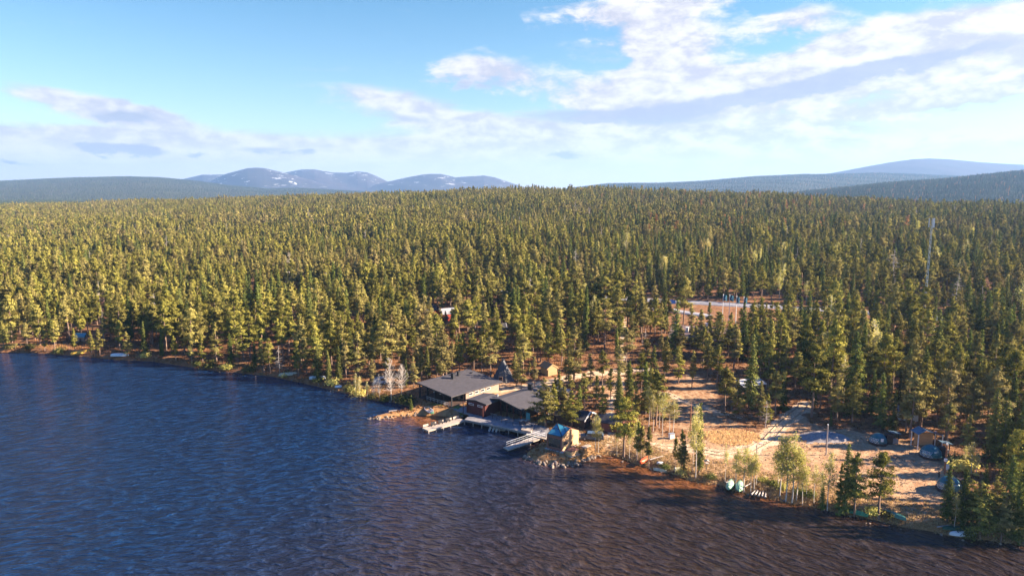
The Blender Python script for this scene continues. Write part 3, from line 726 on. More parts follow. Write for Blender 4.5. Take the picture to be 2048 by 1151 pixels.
def stack(ro, Wd, l, a, h, w=.7, ht=1.4, m=M_BLACKM, nm='chimney'):
    b = MB(); P = [(l - w / 2, a - w / 2), (l + w / 2, a - w / 2), (l + w / 2, a + w / 2), (l - w / 2, a + w / 2)]
    b.hexa([Wd(*p, h - .5) for p in P], [Wd(*p, h + ht) for p in P])
    w2 = w * .62; P = [(l - w2, a - w2), (l + w2, a - w2), (l + w2, a + w2), (l - w2, a + w2)]
    b.hexa([Wd(*p, h + ht) for p in P], [Wd(*p, h + ht + .12) for p in P])
    b.build(nm, m, ro)

ROT = R(49)
# main lodge: one low roof plane, high along the wood, open porch towards the lake
root, ro, Wd = gable('lodge', 'largest dark grey roofed lodge with open front porch at the base of the grassy spit', 'building',
                     -22.5, 159.3, 1.3, R(48), 17.4, 11.6, .9, 2.55, 3.55, .7, wall=M_BROWNW, porch=5.2, eave_b=3.5)
for a in (-11.2, -8.4, -5.6, -2.8, -.1): MB().box(Wd(.4, a, 1.35 + a * .086 * .5), (.26, .26, 3.6 + a * .086 - .15), R(48)).build('post', M_FASCIA, root)
for l in (2.9, 5.6): MB().box(Wd(l, -.1, 1.4), (.24, .24, 3.6), R(48)).build('post', M_FASCIA, root)
MB().slab([Wd(.1, -11.3, .1), Wd(5.2, -11.3, .1), Wd(5.2, .1, .1), Wd(.1, .1, .1)], 1.2).build('porch_floor', M_BROWNW, root)
for a in (-10.2, -8.2, -6.2, -4.0): wallpanel(root, 'window', M_GLASS, Wd, a, a + 1.1, 5.2, .5, 2.0, axis='a', frame=M_PINEW)
for a in (-8.9, -7.0): wallpanel(root, 'timber_panel', M_TANW, Wd, a, a + .5, 5.18, 0, 2.3, axis='a')
wallpanel(root, 'lit_wall_boards', M_TANW, Wd, 5.25, 16.6, -10.9, -.3, 2.25, off=.03)
for l in (6.2, 8.2, 10.2, 12.2): wallpanel(root, 'window', M_GLASS, Wd, l, l + 1.2, -10.94, 1.35, 1.85, frame=M_WHITE)
stack(ro, Wd, 9.0, -2.6, 3.3, .8, 1.3); stack(ro, Wd, 11.6, -1.8, 3.4, .6, 1.0)
MB().box(Wd(15.6, -2.4, 3.45), (.5, .5, .3), R(48)).build('roof_vent', M_BLACKM, ro)
for k, a in enumerate((-2.4, -4.6, -6.8)):
    lp = MB(); c = Vector(Wd(.9, a, 2.2)); lp.tube([c, c + Vector((0, 0, .9))], .02, 4); lp.tube([c + Vector((0, 0, -.26)), c + Vector((0, 0, -.1)), c], [.05, .16, .05], 7)
    lp.build('pendant_lamp', M_WHITE, root)
m = MB()
for k in range(7): m.box(Wd(.0, -10.6 + k * 1.25, .45), (.07, .07, .9), R(48))
m.slab([Wd(-.05, -10.7, .95), Wd(.05, -10.7, .95), Wd(.05, -3.0, .95), Wd(-.05, -3.0, .95)], .08); m.slab([Wd(-.05, -10.7, .55), Wd(.05, -10.7, .55), Wd(.05, -3.0, .55), Wd(-.05, -3.0, .55)], .08)
m.build('porch_railing', M_STEEL, root)
# link building
root, ro, Wd = gable('link_building', 'low dark red building with dark roof between the lodge and the sauna house', 'building',
                     -8.1, 146.9, 1.3, R(52), 6.2, 3.1, 3.1, 2.75, 3.15, .4, wall=M_REDW)
for a in (-2.0, .6): wallpanel(root, 'window', M_GLASS, Wd, a, a + 1.3, .0, 1.9, 2.2, axis='a', frame=M_WHITE)
for a in (-2.9, 2.9): MB().box(Wd(-.9, a, 1.2), (.12, .12, 2.8), R(52)).build('post', M_REDW, root)
stack(ro, Wd, 5.4, -1.9, 2.9, .28, .55, M_STEEL, 'roof_pipe')
# second lodge with glazed gable
root, ro, Wd = gable('sauna_house', 'dark roofed house with glazed gable and red posts on the deck', 'building',
                     -2.7, 146.6, 1.3, R(47), 12.4, 6.4, 3.0, 2.45, 3.55, .6, wall=M_BROWNW, porch=2.6, eave_b=3.0)
for a in (-6.0, -3.9, -1.9, 0, 2.3):
    hh = 3.55 - abs(a) * (.172 if a < 0 else .183) - .25
    MB().box(Wd(.3, a, hh / 2 - .3), (.2, .2, hh + .6), R(47)).build('post', M_REDW, root)
for a in (-5.2, -3.3, -1.4, .5): wallpanel(root, 'window', M_GLASS, Wd, a, a + 1.6, 2.6, .2, 2.1, axis='a', frame=M_BROWNW)
for l in (4.6, 7.6): wallpanel(root, 'window', M_GLASS, Wd, l, l + 1.5, -5.8, .9, 1.8, frame=M_REDW)
stack(ro, Wd, 10.4, .2, 3.3, .85, 1.5)
m = MB(); m.slab([Wd(2.5, -9.0, 1.95), Wd(8.5, -9.0, 1.95), Wd(8.5, -6.46, 2.3), Wd(2.5, -6.46, 2.3)], .15); m.build('side_canopy', M_ROOF, root)
for l in (2.7, 5.5, 8.3): MB().box(Wd(l, -8.7, .75), (.16, .16, 2.2), R(47)).build('post', M_REDW, root)
MB().box(Wd(.9, -7.6, 1.0), (.08, 1.1, 1.7), R(47)).build('notice_panel', mat('teal_board', (.08, .25, .27), (.06, .2, .22), 3, .6), root)
# dark house behind the glass cabin
q = at(1176, 850)
root, ro, Wd = gable('storehouse', 'dark house with white trimmed gable lit orange, behind the glass roofed cabin', 'building',
                     16.6, 139.6, 1.3, R(149), 8.5, 3.0, 2.9, 1.75, 3.0, .4, wall=M_BROWNW, roof=M_ROOFB, trim=M_WHITE)
wallpanel(root, 'gable_boards', M_PINEW, Wd, -1.2, 1.2, -.0, 1.1, 2.0, off=-.06, axis='a')
stack(ro, Wd, 6.6, .5, 2.7, .5, .8)
# small red shed
q = at(1238, 868)
root, ro, Wd = gable('red_shed', 'small red board shed with dark roof beside the sandy lane', 'shed', q.x + 1.0, q.y + 1.6, q.z, R(150), 5.2, 2.1, 2.0, 2.0, 3.0, .3, wall=mat('faded_red_boards', (.24, .09, .065), (.18, .065, .05), 2, .8, stretch=(1, 1, .2)), roof=M_ROOFB)
wallpanel(root, 'door', M_BROWNW, Wd, -.5, .5, .3, -.2, 1.8, off=-.02, axis='a')
q = at(1128, 802)
root, ro, Wd = gable('storage_hut', 'small hut with pale grey roof among pines behind the sauna house', 'hut', q.x + 1.5, q.y, q.z, R(140), 5.0, 2.3, 2.0, 1.9, 2.9, .3, wall=M_BROWNW, roof=mat('pale_roof', (.33, .31, .31), (.26, .25, .25), 2, .6))
wallpanel(root, 'door', M_PINEW, Wd, -.5, .5, .3, -.2, 1.7, off=-.02, axis='a')
# yellow log cabin
q = at(1096, 749)
root, ro, Wd = gable('log_cabin', 'little yellow log cabin with sunlit gable behind the court', 'cabin', q.x + 1.2, q.y - .6, q.z, R(118), 4.2, 1.75, 1.75, 1.9, 3.1, .35, wall=M_LOGY, roof=mat('pale_wood_roof', (.30, .19, .10), (.24, .15, .08), 3, .8), trim=M_LOGY)
wallpanel(root, 'door', M_PINEW, Wd, -.4, .4, .34, -.2, 1.6, off=-.02, axis='a')

# glass roofed cabin on the promontory
CZ = 1.30
FL, FR, RR = Vector((6.8, 126.5, CZ)), Vector((9.5, 124.7, CZ)), Vector((13.1, 129.1, CZ)); RL = FL + (RR - FR)
up = lambda p, h: Vector((p.x, p.y, CZ + h))
root = thing('glass_roofed_cabin', 'honey coloured timber cabin with blue glass roof and big window on the stony point', 'cabin', ((FL + RR) / 2)[:])
QP = FR + (RR - FR) * .48; PP = FL + (RL - FL) * .46; PP = PP + (FR - FL) * .12
m = MB()
m.face([FR, RR, up(RR, 2.6), up(QP, 3.78), up(FR, 2.75)]); m.face([RR, RL, up(RL, 2.6), up(RR, 2.6)])
m.face([RL, FL, up(FL, 2.75), up(FL + (RL - FL) * .48, 4.0), up(RL, 2.6)]); m.face([FL, FR, up(FR, 2.75), up(FL, 2.75)])
m.build('wall', M_PINEW, root)
m = MB(); m.face([up(FL, 2.8), up(FR, 2.8), up(PP, 4.35)]); g1 = m.build('glass_roof_pane', M_BGLASS, root)
m = MB(); m.face([up(FR, 2.8), up(QP, 3.83), up(PP, 4.35)]); g2 = m.build('glass_roof_pane', M_BGLASS, root)
m = MB(); m.face([up(QP, 3.84), up(RR, 2.66), up(RL, 2.66), up(FL + (RL - FL) * .48, 4.03), up(PP, 4.35)]); m.face([up(FL, 2.8), up(PP, 4.35), up(FL + (RL - FL) * .48, 4.03)])
m.build('roof', M_CORTEN, root)
m = MB()
for a, b, r_ in ((up(FL, 2.83), up(FR, 2.83), .07), (up(FR, 2.83), up(PP, 4.38), .08), (up(FL, 2.83), up(PP, 4.38), .05), (up(FR, 2.83), up(QP, 3.87), .04), (up(QP, 3.87), up(PP, 4.38), .04),
                (up(FL, 2.83).lerp(up(PP, 4.38), .55), up(FR, 2.83).lerp(up(PP, 4.38), .55), .04), (up(FR, 2.83).lerp(up(QP, 3.87), .5), up(PP, 4.38).lerp(up(QP, 3.87), .5), .025)):
    m.tube([a, b], r_, 5)
m.build('roof_mullion', M_FASCIA, root)
fd = (FR - FL).normalized(); out = Vector((fd.y, -fd.x, 0)); out = out if out.y < 0 else -out
a0, a1 = FL + fd * .28, FR - fd * .28
m = MB(); m.hexa([a0 + Vector((0, 0, .5)), a1 + Vector((0, 0, .5)), a1 + out * .03 + Vector((0, 0, .5)), a0 + out * .03 + Vector((0, 0, .5))],
                 [a0 + Vector((0, 0, 2.3)), a1 + Vector((0, 0, 2.3)), a1 + out * .03 + Vector((0, 0, 2.3)), a0 + out * .03 + Vector((0, 0, 2.3))])
wn = m.build('window', M_GLASS, root)
m = MB()
M_REDB = mat('reddish_timber', (.26, .11, .08), (.2, .08, .06), 3, .7)
for p in (FL + fd * .1, FR - fd * .1): m.box(tuple(p + out * .06 + Vector((0, 0, 1.35))), (.22, .14, 2.8), math.atan2(fd.y, fd.x))
mid = (FL + FR) / 2
for h, t_ in ((.25, .42), (2.5, .42)): m.box(tuple(mid + out * .05 + Vector((0, 0, h))), ((FR - FL).length - .4, .1, t_), math.atan2(fd.y, fd.x))
m.build('window_frame', M_REDB, root)
sdv = (RR - FR).normalized(); so = Vector((sdv.y, -sdv.x, 0))
def sidebox(t0, t1, h0, h1, off):
    a, b = FR + sdv * t0, FR + sdv * t1
    return MB().hexa([a + Vector((0, 0, h0)), b + Vector((0, 0, h0)), b + so * off + Vector((0, 0, h0)), a + so * off + Vector((0, 0, h0))],
                     [a + Vector((0, 0, h1)), b + Vector((0, 0, h1)), b + so * off + Vector((0, 0, h1)), a + so * off + Vector((0, 0, h1))])
w2 = sidebox(.45, 1.95, 1.05, 1.85, .05).build('window', M_GLASS, root)
f = MB()
for t0, t1, h0, h1 in ((.37, .45, .97, 1.93), (1.95, 2.03, .97, 1.93), (.45, 1.95, 1.85, 1.93), (.45, 1.95, .97, 1.05)): f2 = sidebox(t0, t1, h0, h1, .08); n0 = len(f.v); f.v += f2.v; f.f += [tuple(i + n0 for i in q) for q in f2.f]
f.build('frame', M_PINEW, w2)
sidebox(2.68, 2.76, 0, 3.6, .06).build('drainpipe', M_REDB, root)
c = FR + sdv * 3.1 + so * .1 + Vector((0, 0, .75)); MB().tube([c, c + so * .08], .26, 12).build('wall_vent', M_REDB, root)
m = MB(); m.slab([FL + out * .5 - fd * .3, FR + out * .5 + so * .5 , RR + so * .5 + sdv * .3, RL - fd * .3 + sdv * .3], .3); o = m.build('plinth', mat('concrete', (.45, .42, .40), (.38, .35, .33), 2, .9), root); 
FOOT.append(([tuple(p[:2]) for p in (FL, FR, RR, RL)], 3.5))
# wooden tub box with reddish lid
q = at(1144, 908); root = thing('storage_box', 'knee high wooden box with reddish lid in front of the glass roofed cabin', 'box', q[:], 0)
m = MB(); m.box((q.x, q.y, q.z + .45), (2.0, 1.4, .9), R(40)); m.build('body', M_PINEW, root)
m = MB(); m.box((q.x, q.y, q.z + .96), (2.2, 1.6, .1), R(40)); m.build('lid', M_CORTEN, root)
m = MB(); m.box((q.x, q.y, q.z + .02), (2.5, 2.0, .12), R(40)); m.build('base', M_PALEW, root)
q = at(1172, 893); m = MB().box((q.x, q.y, q.z + .1), (2.0, .9, .25), R(40)); tag(m.build('step_platform', M_PALEW), 'low pale plank step beside the rear corner of the glass roofed cabin', 'step')

# pyramid hut
q = at(1006, 759); root = thing('pyramid_hut', 'tall black eight sided pyramid hut standing at the forest edge', 'hut', q[:])
top = hgt(1007, 717, q); n = 8; rb, rt = 3.25, .32; m = MB()
ang = [2 * math.pi * (k + .35) / n for k in range(n)]
for k in range(n):
    j = (k + 1) % n
    m.face([(q.x + rb * math.cos(ang[k]), q.y + rb * math.sin(ang[k]), q.z - .3), (q.x + rb * math.cos(ang[j]), q.y + rb * math.sin(ang[j]), q.z - .3),
            (q.x + rt * math.cos(ang[j]), q.y + rt * math.sin(ang[j]), q.z + top - .3), (q.x + rt * math.cos(ang[k]), q.y + rt * math.sin(ang[k]), q.z + top - .3)])
m.build('roof', mat('slate_grey_boards', (.075, .073, .078), (.055, .054, .058), 2, .6), root)
m = MB().tube([(q.x, q.y, q.z + top - .35), (q.x, q.y, q.z + top)], .42, 8); m.build('smoke_cap', M_BLACKM, root)
m = MB(); d0 = Vector((math.cos(R(-100)), math.sin(R(-100)), 0)); c = Vector(q) + d0 * 2.98
m.box((c.x, c.y, c.z + .75), (.9, .5, 1.7), R(-100 + 90)); m.build('door', M_BROWNW, root)
FOOT.append(([(q.x + 3.3 * math.cos(a), q.y + 3.3 * math.sin(a)) for a in ang], 1.6))

# brown service building behind the trees
q = at(1358, 690); 
root, ro, Wd = gable('reception_building', 'long brown roofed building with pale chimneys beyond the pines, below the flagpoles', 'building',
                     q.x - 1, q.y + 6, q.z, R(-22), 21, 6.5, 6.5, 2.6, 5.4, .8, wall=M_BROWNW, roof=mat('brown_roof', (.24, .165, .145), (.19, .13, .115), 1.5, .8))
for l in (2, 5, 8.5, 12, 15.5): wallpanel(root, 'window', M_GLASS, Wd, l, l + 1.6, -5.7, .8, 2.0, frame=M_WHITE)
for l, a in ((1.2, .4), (10.5, .5), (5.2, -3.0)): stack(ro, Wd, l, a, 5.0 - abs(a) * .4, .8, 1.5, M_WHITE)
# white canopy roof
q = at(1503, 782); root = thing('canopy_shelter', 'white sheeted shelter roof half hidden by pines above the clearing', 'shelter', q[:])
m = MB(); zt = q.z + 2.6
c, s = math.cos(R(24)), math.sin(R(24)); Pq = lambda l, a, h: (q.x + l * c - a * s, q.y + l * s + a * c, h)
m.slab([Pq(-4.0, -1.7, zt - .6), Pq(3.2, -1.7, zt - .6), Pq(3.2, 1.4, zt + .3), Pq(-4.0, 1.4, zt + .3)], .08); m.build('roof', mat('greyish_white_sheet', (.46, .45, .44), (.36, .35, .35), 2, .6, planks=1.2), root)
for l, a in ((-3.6, -1.6), (3.0, -1.6), (3.0, 1.3), (-3.6, 1.3)): MB().tube([Pq(l, a, q.z - .2), Pq(l, a, zt - .75 + (a + 1.9) * .34)], .07, 5).build('post', M_STEEL, root)
FOOT.append(([Pq(-4, -2, 0)[:2], Pq(3.5, -2, 0)[:2], Pq(3.5, 1.8, 0)[:2], Pq(-4, 1.8, 0)[:2]], 1.5))
# white and red kiosk
q = at(1706, 694)
root, ro, Wd = gable('kiosk', 'small red kiosk with tall white end wall among the pines', 'kiosk', q.x + 2, q.y - 1, q.z, R(150), 4.5, 1.8, 1.8, 2.5, 3.2, .3, wall=M_REDW, roof=M_ROOFB, trim=M_WHITE)
wallpanel(root, 'end_panel', M_WHITE, Wd, -1.4, 1.4, .3, 0, 2.4, off=-.02, axis='a')
# cottages seen in gaps of the wood
M_REDC = mat('bright_red_boards', (.42, .07, .045), (.34, .055, .035), 2, .75)
for px, py, rr, w_, rf, lab, nm in ((497, 655, 20, M_BROWNW, M_ROOFB, 'dark log cottage in a gap of the wood behind the far shore', 'cottage'),
        (392, 612, -15, M_BROWNW, M_ROOFB, 'dark cottage deep in the wood, seen as a small dark gap', 'cottage'),
        (848, 634, 30, M_REDC, M_ROOFB, 'bright red cottage end in the wood, the one farther from the road', 'cottage'),
        (889, 640, 30, M_REDC, mat('grey_sheet_roof', (.3, .3, .32), (.25, .25, .27), 2, .5), 'red cottage with grey roof in the wood, beside another red one', 'cottage'),
        (985, 672, 10, M_BROWNW, M_ROOFB, 'dark cottage with white framed window above the pyramid hut', 'cottage'),
        (161, 682, 10, M_TANW, mat('teal_roof', (.09, .28, .33), (.07, .23, .28), 2, .5), 'small pale hut with teal roof near the yellow kayak', 'hut'),
        (1852, 838, 160, M_WHITE, mat('blue_grey_roof', (.2, .26, .34), (.16, .2, .28), 2, .5), 'small white hut in the dark wood above the domes', 'hut'),
        (2004, 768, 170, mat('grey_boards', (.4, .42, .45), (.32, .34, .37), 2, .6), M_STEEL, 'small grey hut among pines near the right edge', 'hut'),
        (1690, 488, 10, M_BROWNW, M_ROOFB, 'dark cottage with white gable trim far up the wooded slope', 'cottage')):
    q = at(px, py); s_ = .6 if nm == 'hut' else 1.0
    root, ro, Wd = gable(nm, lab, nm, q.x - 2, q.y, q.z, R(rr), 6.5 * s_, 2.8 * s_, 2.8 * s_, 2.4 * s_ + .3, 4.0 * s_ + .3, .3, wall=w_, roof=rf, trim=M_WHITE if '985' in str(px) or px == 1690 else None)
    wallpanel(root, 'window', M_GLASS, Wd, 1.2 * s_, 2.4 * s_, -2.5 * s_, .9 * s_, 1.8 * s_, frame=M_WHITE)
    wallpanel(root, 'door', M_BROWNW, Wd, 3.6 * s_, 4.5 * s_, -2.5 * s_, -.1, 1.9 * s_)

# ------------------------------------------------------------------ deck, pier, gangway
def quadslab(name, label, cat, pts, z, th, m, parent=None):
    mb = MB(); mb.slab([(x, y, z) for x, y in pts], th); o = mb.build(name, m, parent)
    return o
DZ = 1.15
P_ = lambda px, py, z=DZ: flat(px, py, z)
root = thing('waterfront_deck', 'broad grey plank deck with rails along the water in front of the red posts', 'deck', (-2, 141, 0))
mb = MB(); mb.slab([(*P_(*q_), DZ) for q_ in ((928, 839), (998, 853), (1092, 874), (1104, 866), (1094, 848), (1040, 836), (1000, 822), (955, 812), (928, 803), (893, 813), (941, 828))], .35)
mb.build('planking', M_DECK, root)
mb = MB(); e0, e1, e2 = P_(928, 839), P_(998, 853), P_(1092, 874)
mb.tube([(*e0, DZ + .05), (*e1, DZ + .05), (*e2, DZ + .05)], .1, 4); mb.build('edge_beam', M_PALEW, root)
for a, b in ((e0, e1), (e1, e2)):
    n = int(math.dist(a, b) / 2.2)
    for i in range(n): x, y = a[0] + (b[0] - a[0]) * i / n, a[1] + (b[1] - a[1]) * i / n; MB().tube([(x + .1, y + .2, -1.3), (x + .1, y + .2, DZ - .3)], .1, 5).build('pile', M_DEAD, root)
def railing(parent, pts, z, h=1.0, sp=1.8, m=M_BROWNW, nm='railing'):
    mb = MB()
    for a, b in zip(pts[:-1], pts[1:]):
        n = max(1, round(math.dist(a, b) / sp))
        for i in range(n + 1): x, y = a[0] + (b[0] - a[0]) * i / n, a[1] + (b[1] - a[1]) * i / n; mb.box((x, y, z + h / 2), (.09, .09, h))
        for hh in (h, h * .55): mb.tube([(*a, z + hh), (*b, z + hh)], .035, 4)
    mb.build(nm, m, parent)
railing(root, [P_(962, 826), P_(985, 836), P_(1012, 848)], DZ); railing(root, [P_(1012, 848), P_(1040, 852), P_(1064, 858), P_(1076, 850)], DZ)
mb = MB(); mb.slab([(*P_(1042, 858, 1.5), 1.5), (*P_(1062, 862, 1.5), 1.5), (*P_(1066, 854, 1.5), 1.5), (*P_(1046, 850, 1.5), 1.5)], .35); mb.build('raised_platform', M_PALEW, root)
mb = MB(); mb.slab([(*P_(1052, 868), DZ + .02), (*P_(1092, 878), DZ + .02), (*P_(1094, 874), DZ + .02), (*P_(1056, 864), DZ + .02)], .1); mb.build('walkway_edge', M_PALEW, root)
mb = MB(); mb.tube([(*P_(930, 812, 1.6), 1.5), (*P_(964, 821, 1.6), 1.5), (*P_(993, 828, 1.6), 1.5)], .11, 4); mb.build('handrail_beam', M_PALEW, root)
for px, py in ((975, 816), (1053, 846), (1044, 846)):
    q = P_(px, py); t_ = thing('wooden_table', {975: 'white parasol shaped table on the shaded deck by the red wall', 1053: 'wooden table on the deck in sunlight, farther from the water', 1044: 'red legged table on the raised deck platform'}[px], 'table', (q[0], q[1], DZ))
    MB().box((*q, DZ + .74), (1.3, .8, .07), ROT).build('table_top', M_WHITE if px == 975 else M_PALEW, t_)
    for a, b in ((-.5, -.3), (.5, -.3), (.5, .3), (-.5, .3)):
        MB().box((q[0] + a * .7 - b * .7, q[1] + a * .7 + b * .7, DZ + .35), (.08, .08, .7), ROT).build('leg', M_REDB, t_)
# pier
A0, A1 = Vector((-10.9, 145.0, 0)), Vector((-18.3, 138.6, 0)); dv = (A1 - A0).normalized(); nv = Vector((-dv.y, dv.x, 0))
nv = nv if nv.y < 0 else -nv
root = thing('pier', 'pale wooden pier with board parapet pointing out from the grass bank', 'pier', ((A0 + A1) / 2)[:])
mb = MB(); w = 1.15; mb.slab([(*(A0 + nv * w)[:2], .72), (*(A1 + nv * w)[:2], .72), (*(A1 - nv * w)[:2], .72), (*(A0 - nv * w)[:2], .72)], .3); mb.build('planking', M_PALEW, root)
mb = MB()
for i in range(5):
    a = A0 + (A1 - A0) * (i / 5 + .02); b = A0 + (A1 - A0) * (i / 5 + .18); cc = (a + b) / 2 - nv * 1.12
    mb.box((cc.x, cc.y, 1.1), ((b - a).length, .06, .5), math.atan2(dv.y, dv.x))
mb.build('parapet', M_PALEW, root)
for i in range(6):
    for s in (-1, 1): a = A0 + (A1 - A0) * (i / 5.2 + .02) + nv * s * 1.0; MB().tube([(a.x, a.y, -1.3), (a.x, a.y, .45)], .11, 6).build('pile', M_DEAD, root)
for i, f_ in enumerate((.35, .55, .75)):
    c = A0 + (A1 - A0) * f_ - nv * .6; t_ = thing('bench', ['dark bench against the pier parapet, nearest the bank', 'dark bench against the pier parapet, middle of the three', 'dark bench against the pier parapet, nearest the outer end'][i], 'bench', (c.x, c.y, .72), 0, 'benches on the pier')
    an = math.atan2(dv.y, dv.x); MB().box((c.x, c.y, 1.15), (1.1, .35, .06), an).build('seat', M_BLACKM, t_)
    for s in (-.45, .45): MB().box((c.x + dv.x * s, c.y + dv.y * s, .93), (.06, .3, .38), an).build('leg', M_BLACKM, t_)
    MB().box((c.x - nv.x * .18, c.y - nv.y * .18, 1.4), (1.1, .05, .4), an).build('backrest', M_BLACKM, t_)
# gangway
A0, A1 = Vector((6.3, 133.6, 0)), Vector((-1.2, 127.9, 0)); dv = (A1 - A0).normalized(); nv = Vector((-dv.y, dv.x, 0))
root = thing('gangway', 'narrow sloping gangway with rails running out left of the glass roofed cabin', 'gangway', ((A0 + A1) / 2)[:])
mb = MB(); w = .85; mb.slab([(*(A0 + nv * w)[:2], 1.1), (*(A1 + nv * w)[:2], .62), (*(A1 - nv * w)[:2], .62), (*(A0 - nv * w)[:2], 1.1)], .22); mb.build('planking', M_PALEW, root)
mb = MB()
for s in (-.8, .8):
    n = 8; pts = []
    for i in range(n + 1):
        a = A0 + (A1 - A0) * (i / n * .93) + nv * s; z = 1.1 - .48 * i / n; mb.box((a.x, a.y, z + .45), (.06, .06, .9)); pts.append((a.x, a.y, z + .9))
    mb.tube(pts, .035, 4); mb.tube([(p[0], p[1], p[2] - .4) for p in pts], .025, 4)
mb.build('railing', M_STEEL, root)
for i in range(4):
    a = A0 + (A1 - A0) * (i / 3 * .9 + .05); MB().tube([(a.x, a.y, -1.3), (a.x, a.y, .5)], .12, 6).build('pile', M_DEAD, root)
# floating raft with ladders
q = flat(992, 857, .3); root = thing('bathing_raft', 'small floating raft with three pale ladder rails beside the deck', 'raft', (q[0], q[1], .3))
MB().box((q[0] + .8, q[1], .3), (2.6, 1.3, .25), R(-20)).build('planking', M_PALEW, root)
for i in range(3):
    mb = MB(); x, y = q[0] - 1.3 + i * .75, q[1] - .1 - i * .2
    mb.tube([(x - .35, y - .6, -.2), (x, y, .75), (x + .3, y + .3, .35)], .05, 5); mb.tube([(x - .15, y - .75, -.2), (x + .2, y - .1, .75), (x + .5, y + .2, .35)], .05, 5); mb.build('ladder', M_WHITE, root)

# ------------------------------------------------------------------ flagpoles, mast, poles
M_FLAG = mat('teal_flag_cloth', (.03, .13, .18), (.025, .10, .15), 2, .8)
FP = [(1444, 652, 587), (1457, 650, 588), (1471, 650, 591), (1486, 636, 592)]
for i, (px, py, tp) in enumerate(FP):
    b = at(px, py); h = hgt(px, tp, b)
    t_ = thing('flagpole', ['white flagpole with teal flag, first of four from the lane', 'white flagpole with teal flag, second of four in the row', 'white flagpole with teal flag hanging closest to the pole, third of four', 'shortest white flagpole with teal flag, at the road end of the row'][i], 'flagpole', b[:], 0, 'flagpoles beside the road')
    MB().tube([b - Vector((0, 0, .3)), b + Vector((0, 0, h))], [.13, .08], 6).build('pole', M_WHITE, t_)
    w_ = [1.25, 1.3, 1.0, 1.2][i]
    mb = MB(); n = 5
    for k in range(n):
        x0, x1 = .12 + w_ * k / n, .12 + w_ * (k + 1) / n; y0, y1 = .12 * math.sin(k * 1.7), .12 * math.sin(k * 1.7 + 1.7); s0, s1 = .45 * k / n, .45 * (k + 1) / n
        mb.face([(b.x + x0, b.y + y0, b.z + h - 2.2 - s0), (b.x + x1, b.y + y1, b.z + h - 2.2 - s1), (b.x + x1, b.y + y1, b.z + h - .2 - s1), (b.x + x0, b.y + y0, b.z + h - .2 - s0)])
        mb.face([(b.x + x0, b.y + y0 + .02, b.z + h - 2.2 - s0), (b.x + x0, b.y + y0 + .02, b.z + h - .2 - s0), (b.x + x1, b.y + y1 + .02, b.z + h - .2 - s1), (b.x + x1, b.y + y1 + .02, b.z + h - 2.2 - s1)])
    fl = mb.build('flag', M_FLAG, t_)
    e = MB(); e.face([(b.x + .45, b.y - .16, b.z + h - 1.75), (b.x + .95, b.y - .16, b.z + h - 1.8), (b.x + .8, b.y - .16, b.z + h - 1.15), (b.x + .6, b.y - .16, b.z + h - 1.1)]); e.build('emblem', mat('pale_blue_print', (.3, .5, .6), None, 3, .8), fl)
b = at(1846, 664); h = hgt(1854, 436, b)
root = thing('telecom_mast', 'slender lattice telecom mast with white antennas rising above the pines', 'mast', b[:])
mb = MB(); w0, w1 = .42, .24; hs = h - 2.2
legs = [(math.cos(a), math.sin(a)) for a in (0.5, 2.6, 4.7)]
for lx, ly in legs: mb.tube([(b.x + lx * w0, b.y + ly * w0, b.z - .3), (b.x + lx * w1, b.y + ly * w1, b.z + hs + 1.5)], .05, 5)
n = 22
for k in range(n):
    za, zb_ = hs * k / n, hs * (k + 1) / n; wa, wb = w0 + (w1 - w0) * k / n, w0 + (w1 - w0) * (k + 1) / n
    for i in range(3):
        (ax, ay), (bx_, by_) = legs[i], legs[(i + 1) % 3]
        mb.tube([(b.x + ax * wa, b.y + ay * wa, b.z + za), (b.x + bx_ * wb, b.y + by_ * wb, b.z + zb_)], .035, 3)
        mb.tube([(b.x + bx_ * wa, b.y + by_ * wa, b.z + za), (b.x + ax * wb, b.y + ay * wb, b.z + zb_)], .035, 3)
mb.build('lattice_tower', mat('pale_galvanised_steel', (.62, .66, .68), (.52, .56, .58), 3, .5), root)
for k in range(3):
    a = [0.5, 2.6, 4.7][k]; MB().box((b.x + .85 * math.cos(a), b.y + .85 * math.sin(a), b.z + h - 1.5), (.3, .5, 2.8), a).build('antenna', M_WHITE, root)
MB().tube([(b.x, b.y, b.z + hs), (b.x, b.y, b.z + h)], .06, 5).build('top_pole', M_STEEL, root)
MB().box((b.x + 2.5, b.y - 1.5, b.z + 1.1), (2.2, 1.8, 2.4)).build('equipment_cabin', M_WHITE, root)
def post(name, px, py, tp, r, m, label, cat='pole', extra=None):
    b = at(px, py); h = hgt(px, tp, b); t_ = thing(name, label, cat, b[:])
    MB().tube([b - Vector((0, 0, .3)), b + Vector((0, 0, h))], [r, r * .75], 7).build('shaft', m, t_)
    if extra == 'lamp':
        MB().tube([b + Vector((0, 0, h)), b + Vector((.5, -.1, h + .1))], .04, 5).build('arm', M_STEEL, t_)
        MB().box((b.x + .6, b.y - .1, b.z + h + .08), (.55, .25, .14)).build('lamp_head', M_WHITE, t_)
    if extra == 'box':
        MB().box((b.x + .3, b.y - .1, b.z + 1.3), (.5, .4, .8)).build('meter_box', M_WHITE, t_)
        MB().tube([b + Vector((0, 0, h)), b + Vector((0, 0, h + .25))], .16, 7).build('cap', M_WHITE, t_)
        MB().box((b.x - .1, b.y - .15, b.z + 2.6), (.4, .4, .5)).build('switch_box', M_WHITE, t_)
    if extra == 'cap': MB().tube([b + Vector((0, 0, h)), b + Vector((0, 0, h + .12))], .13, 7).build('cap', M_WHITE, t_)
    return t_
M_RUSTP = mat('rust_brown_pole', (.33, .14, .07), (.26, .10, .05), 4, .8)
post('utility_pole', 1652, 909, 849, .13, M_DEAD, 'grey pole standing alone in the sandy clearing before the gravel mound', extra='cap')
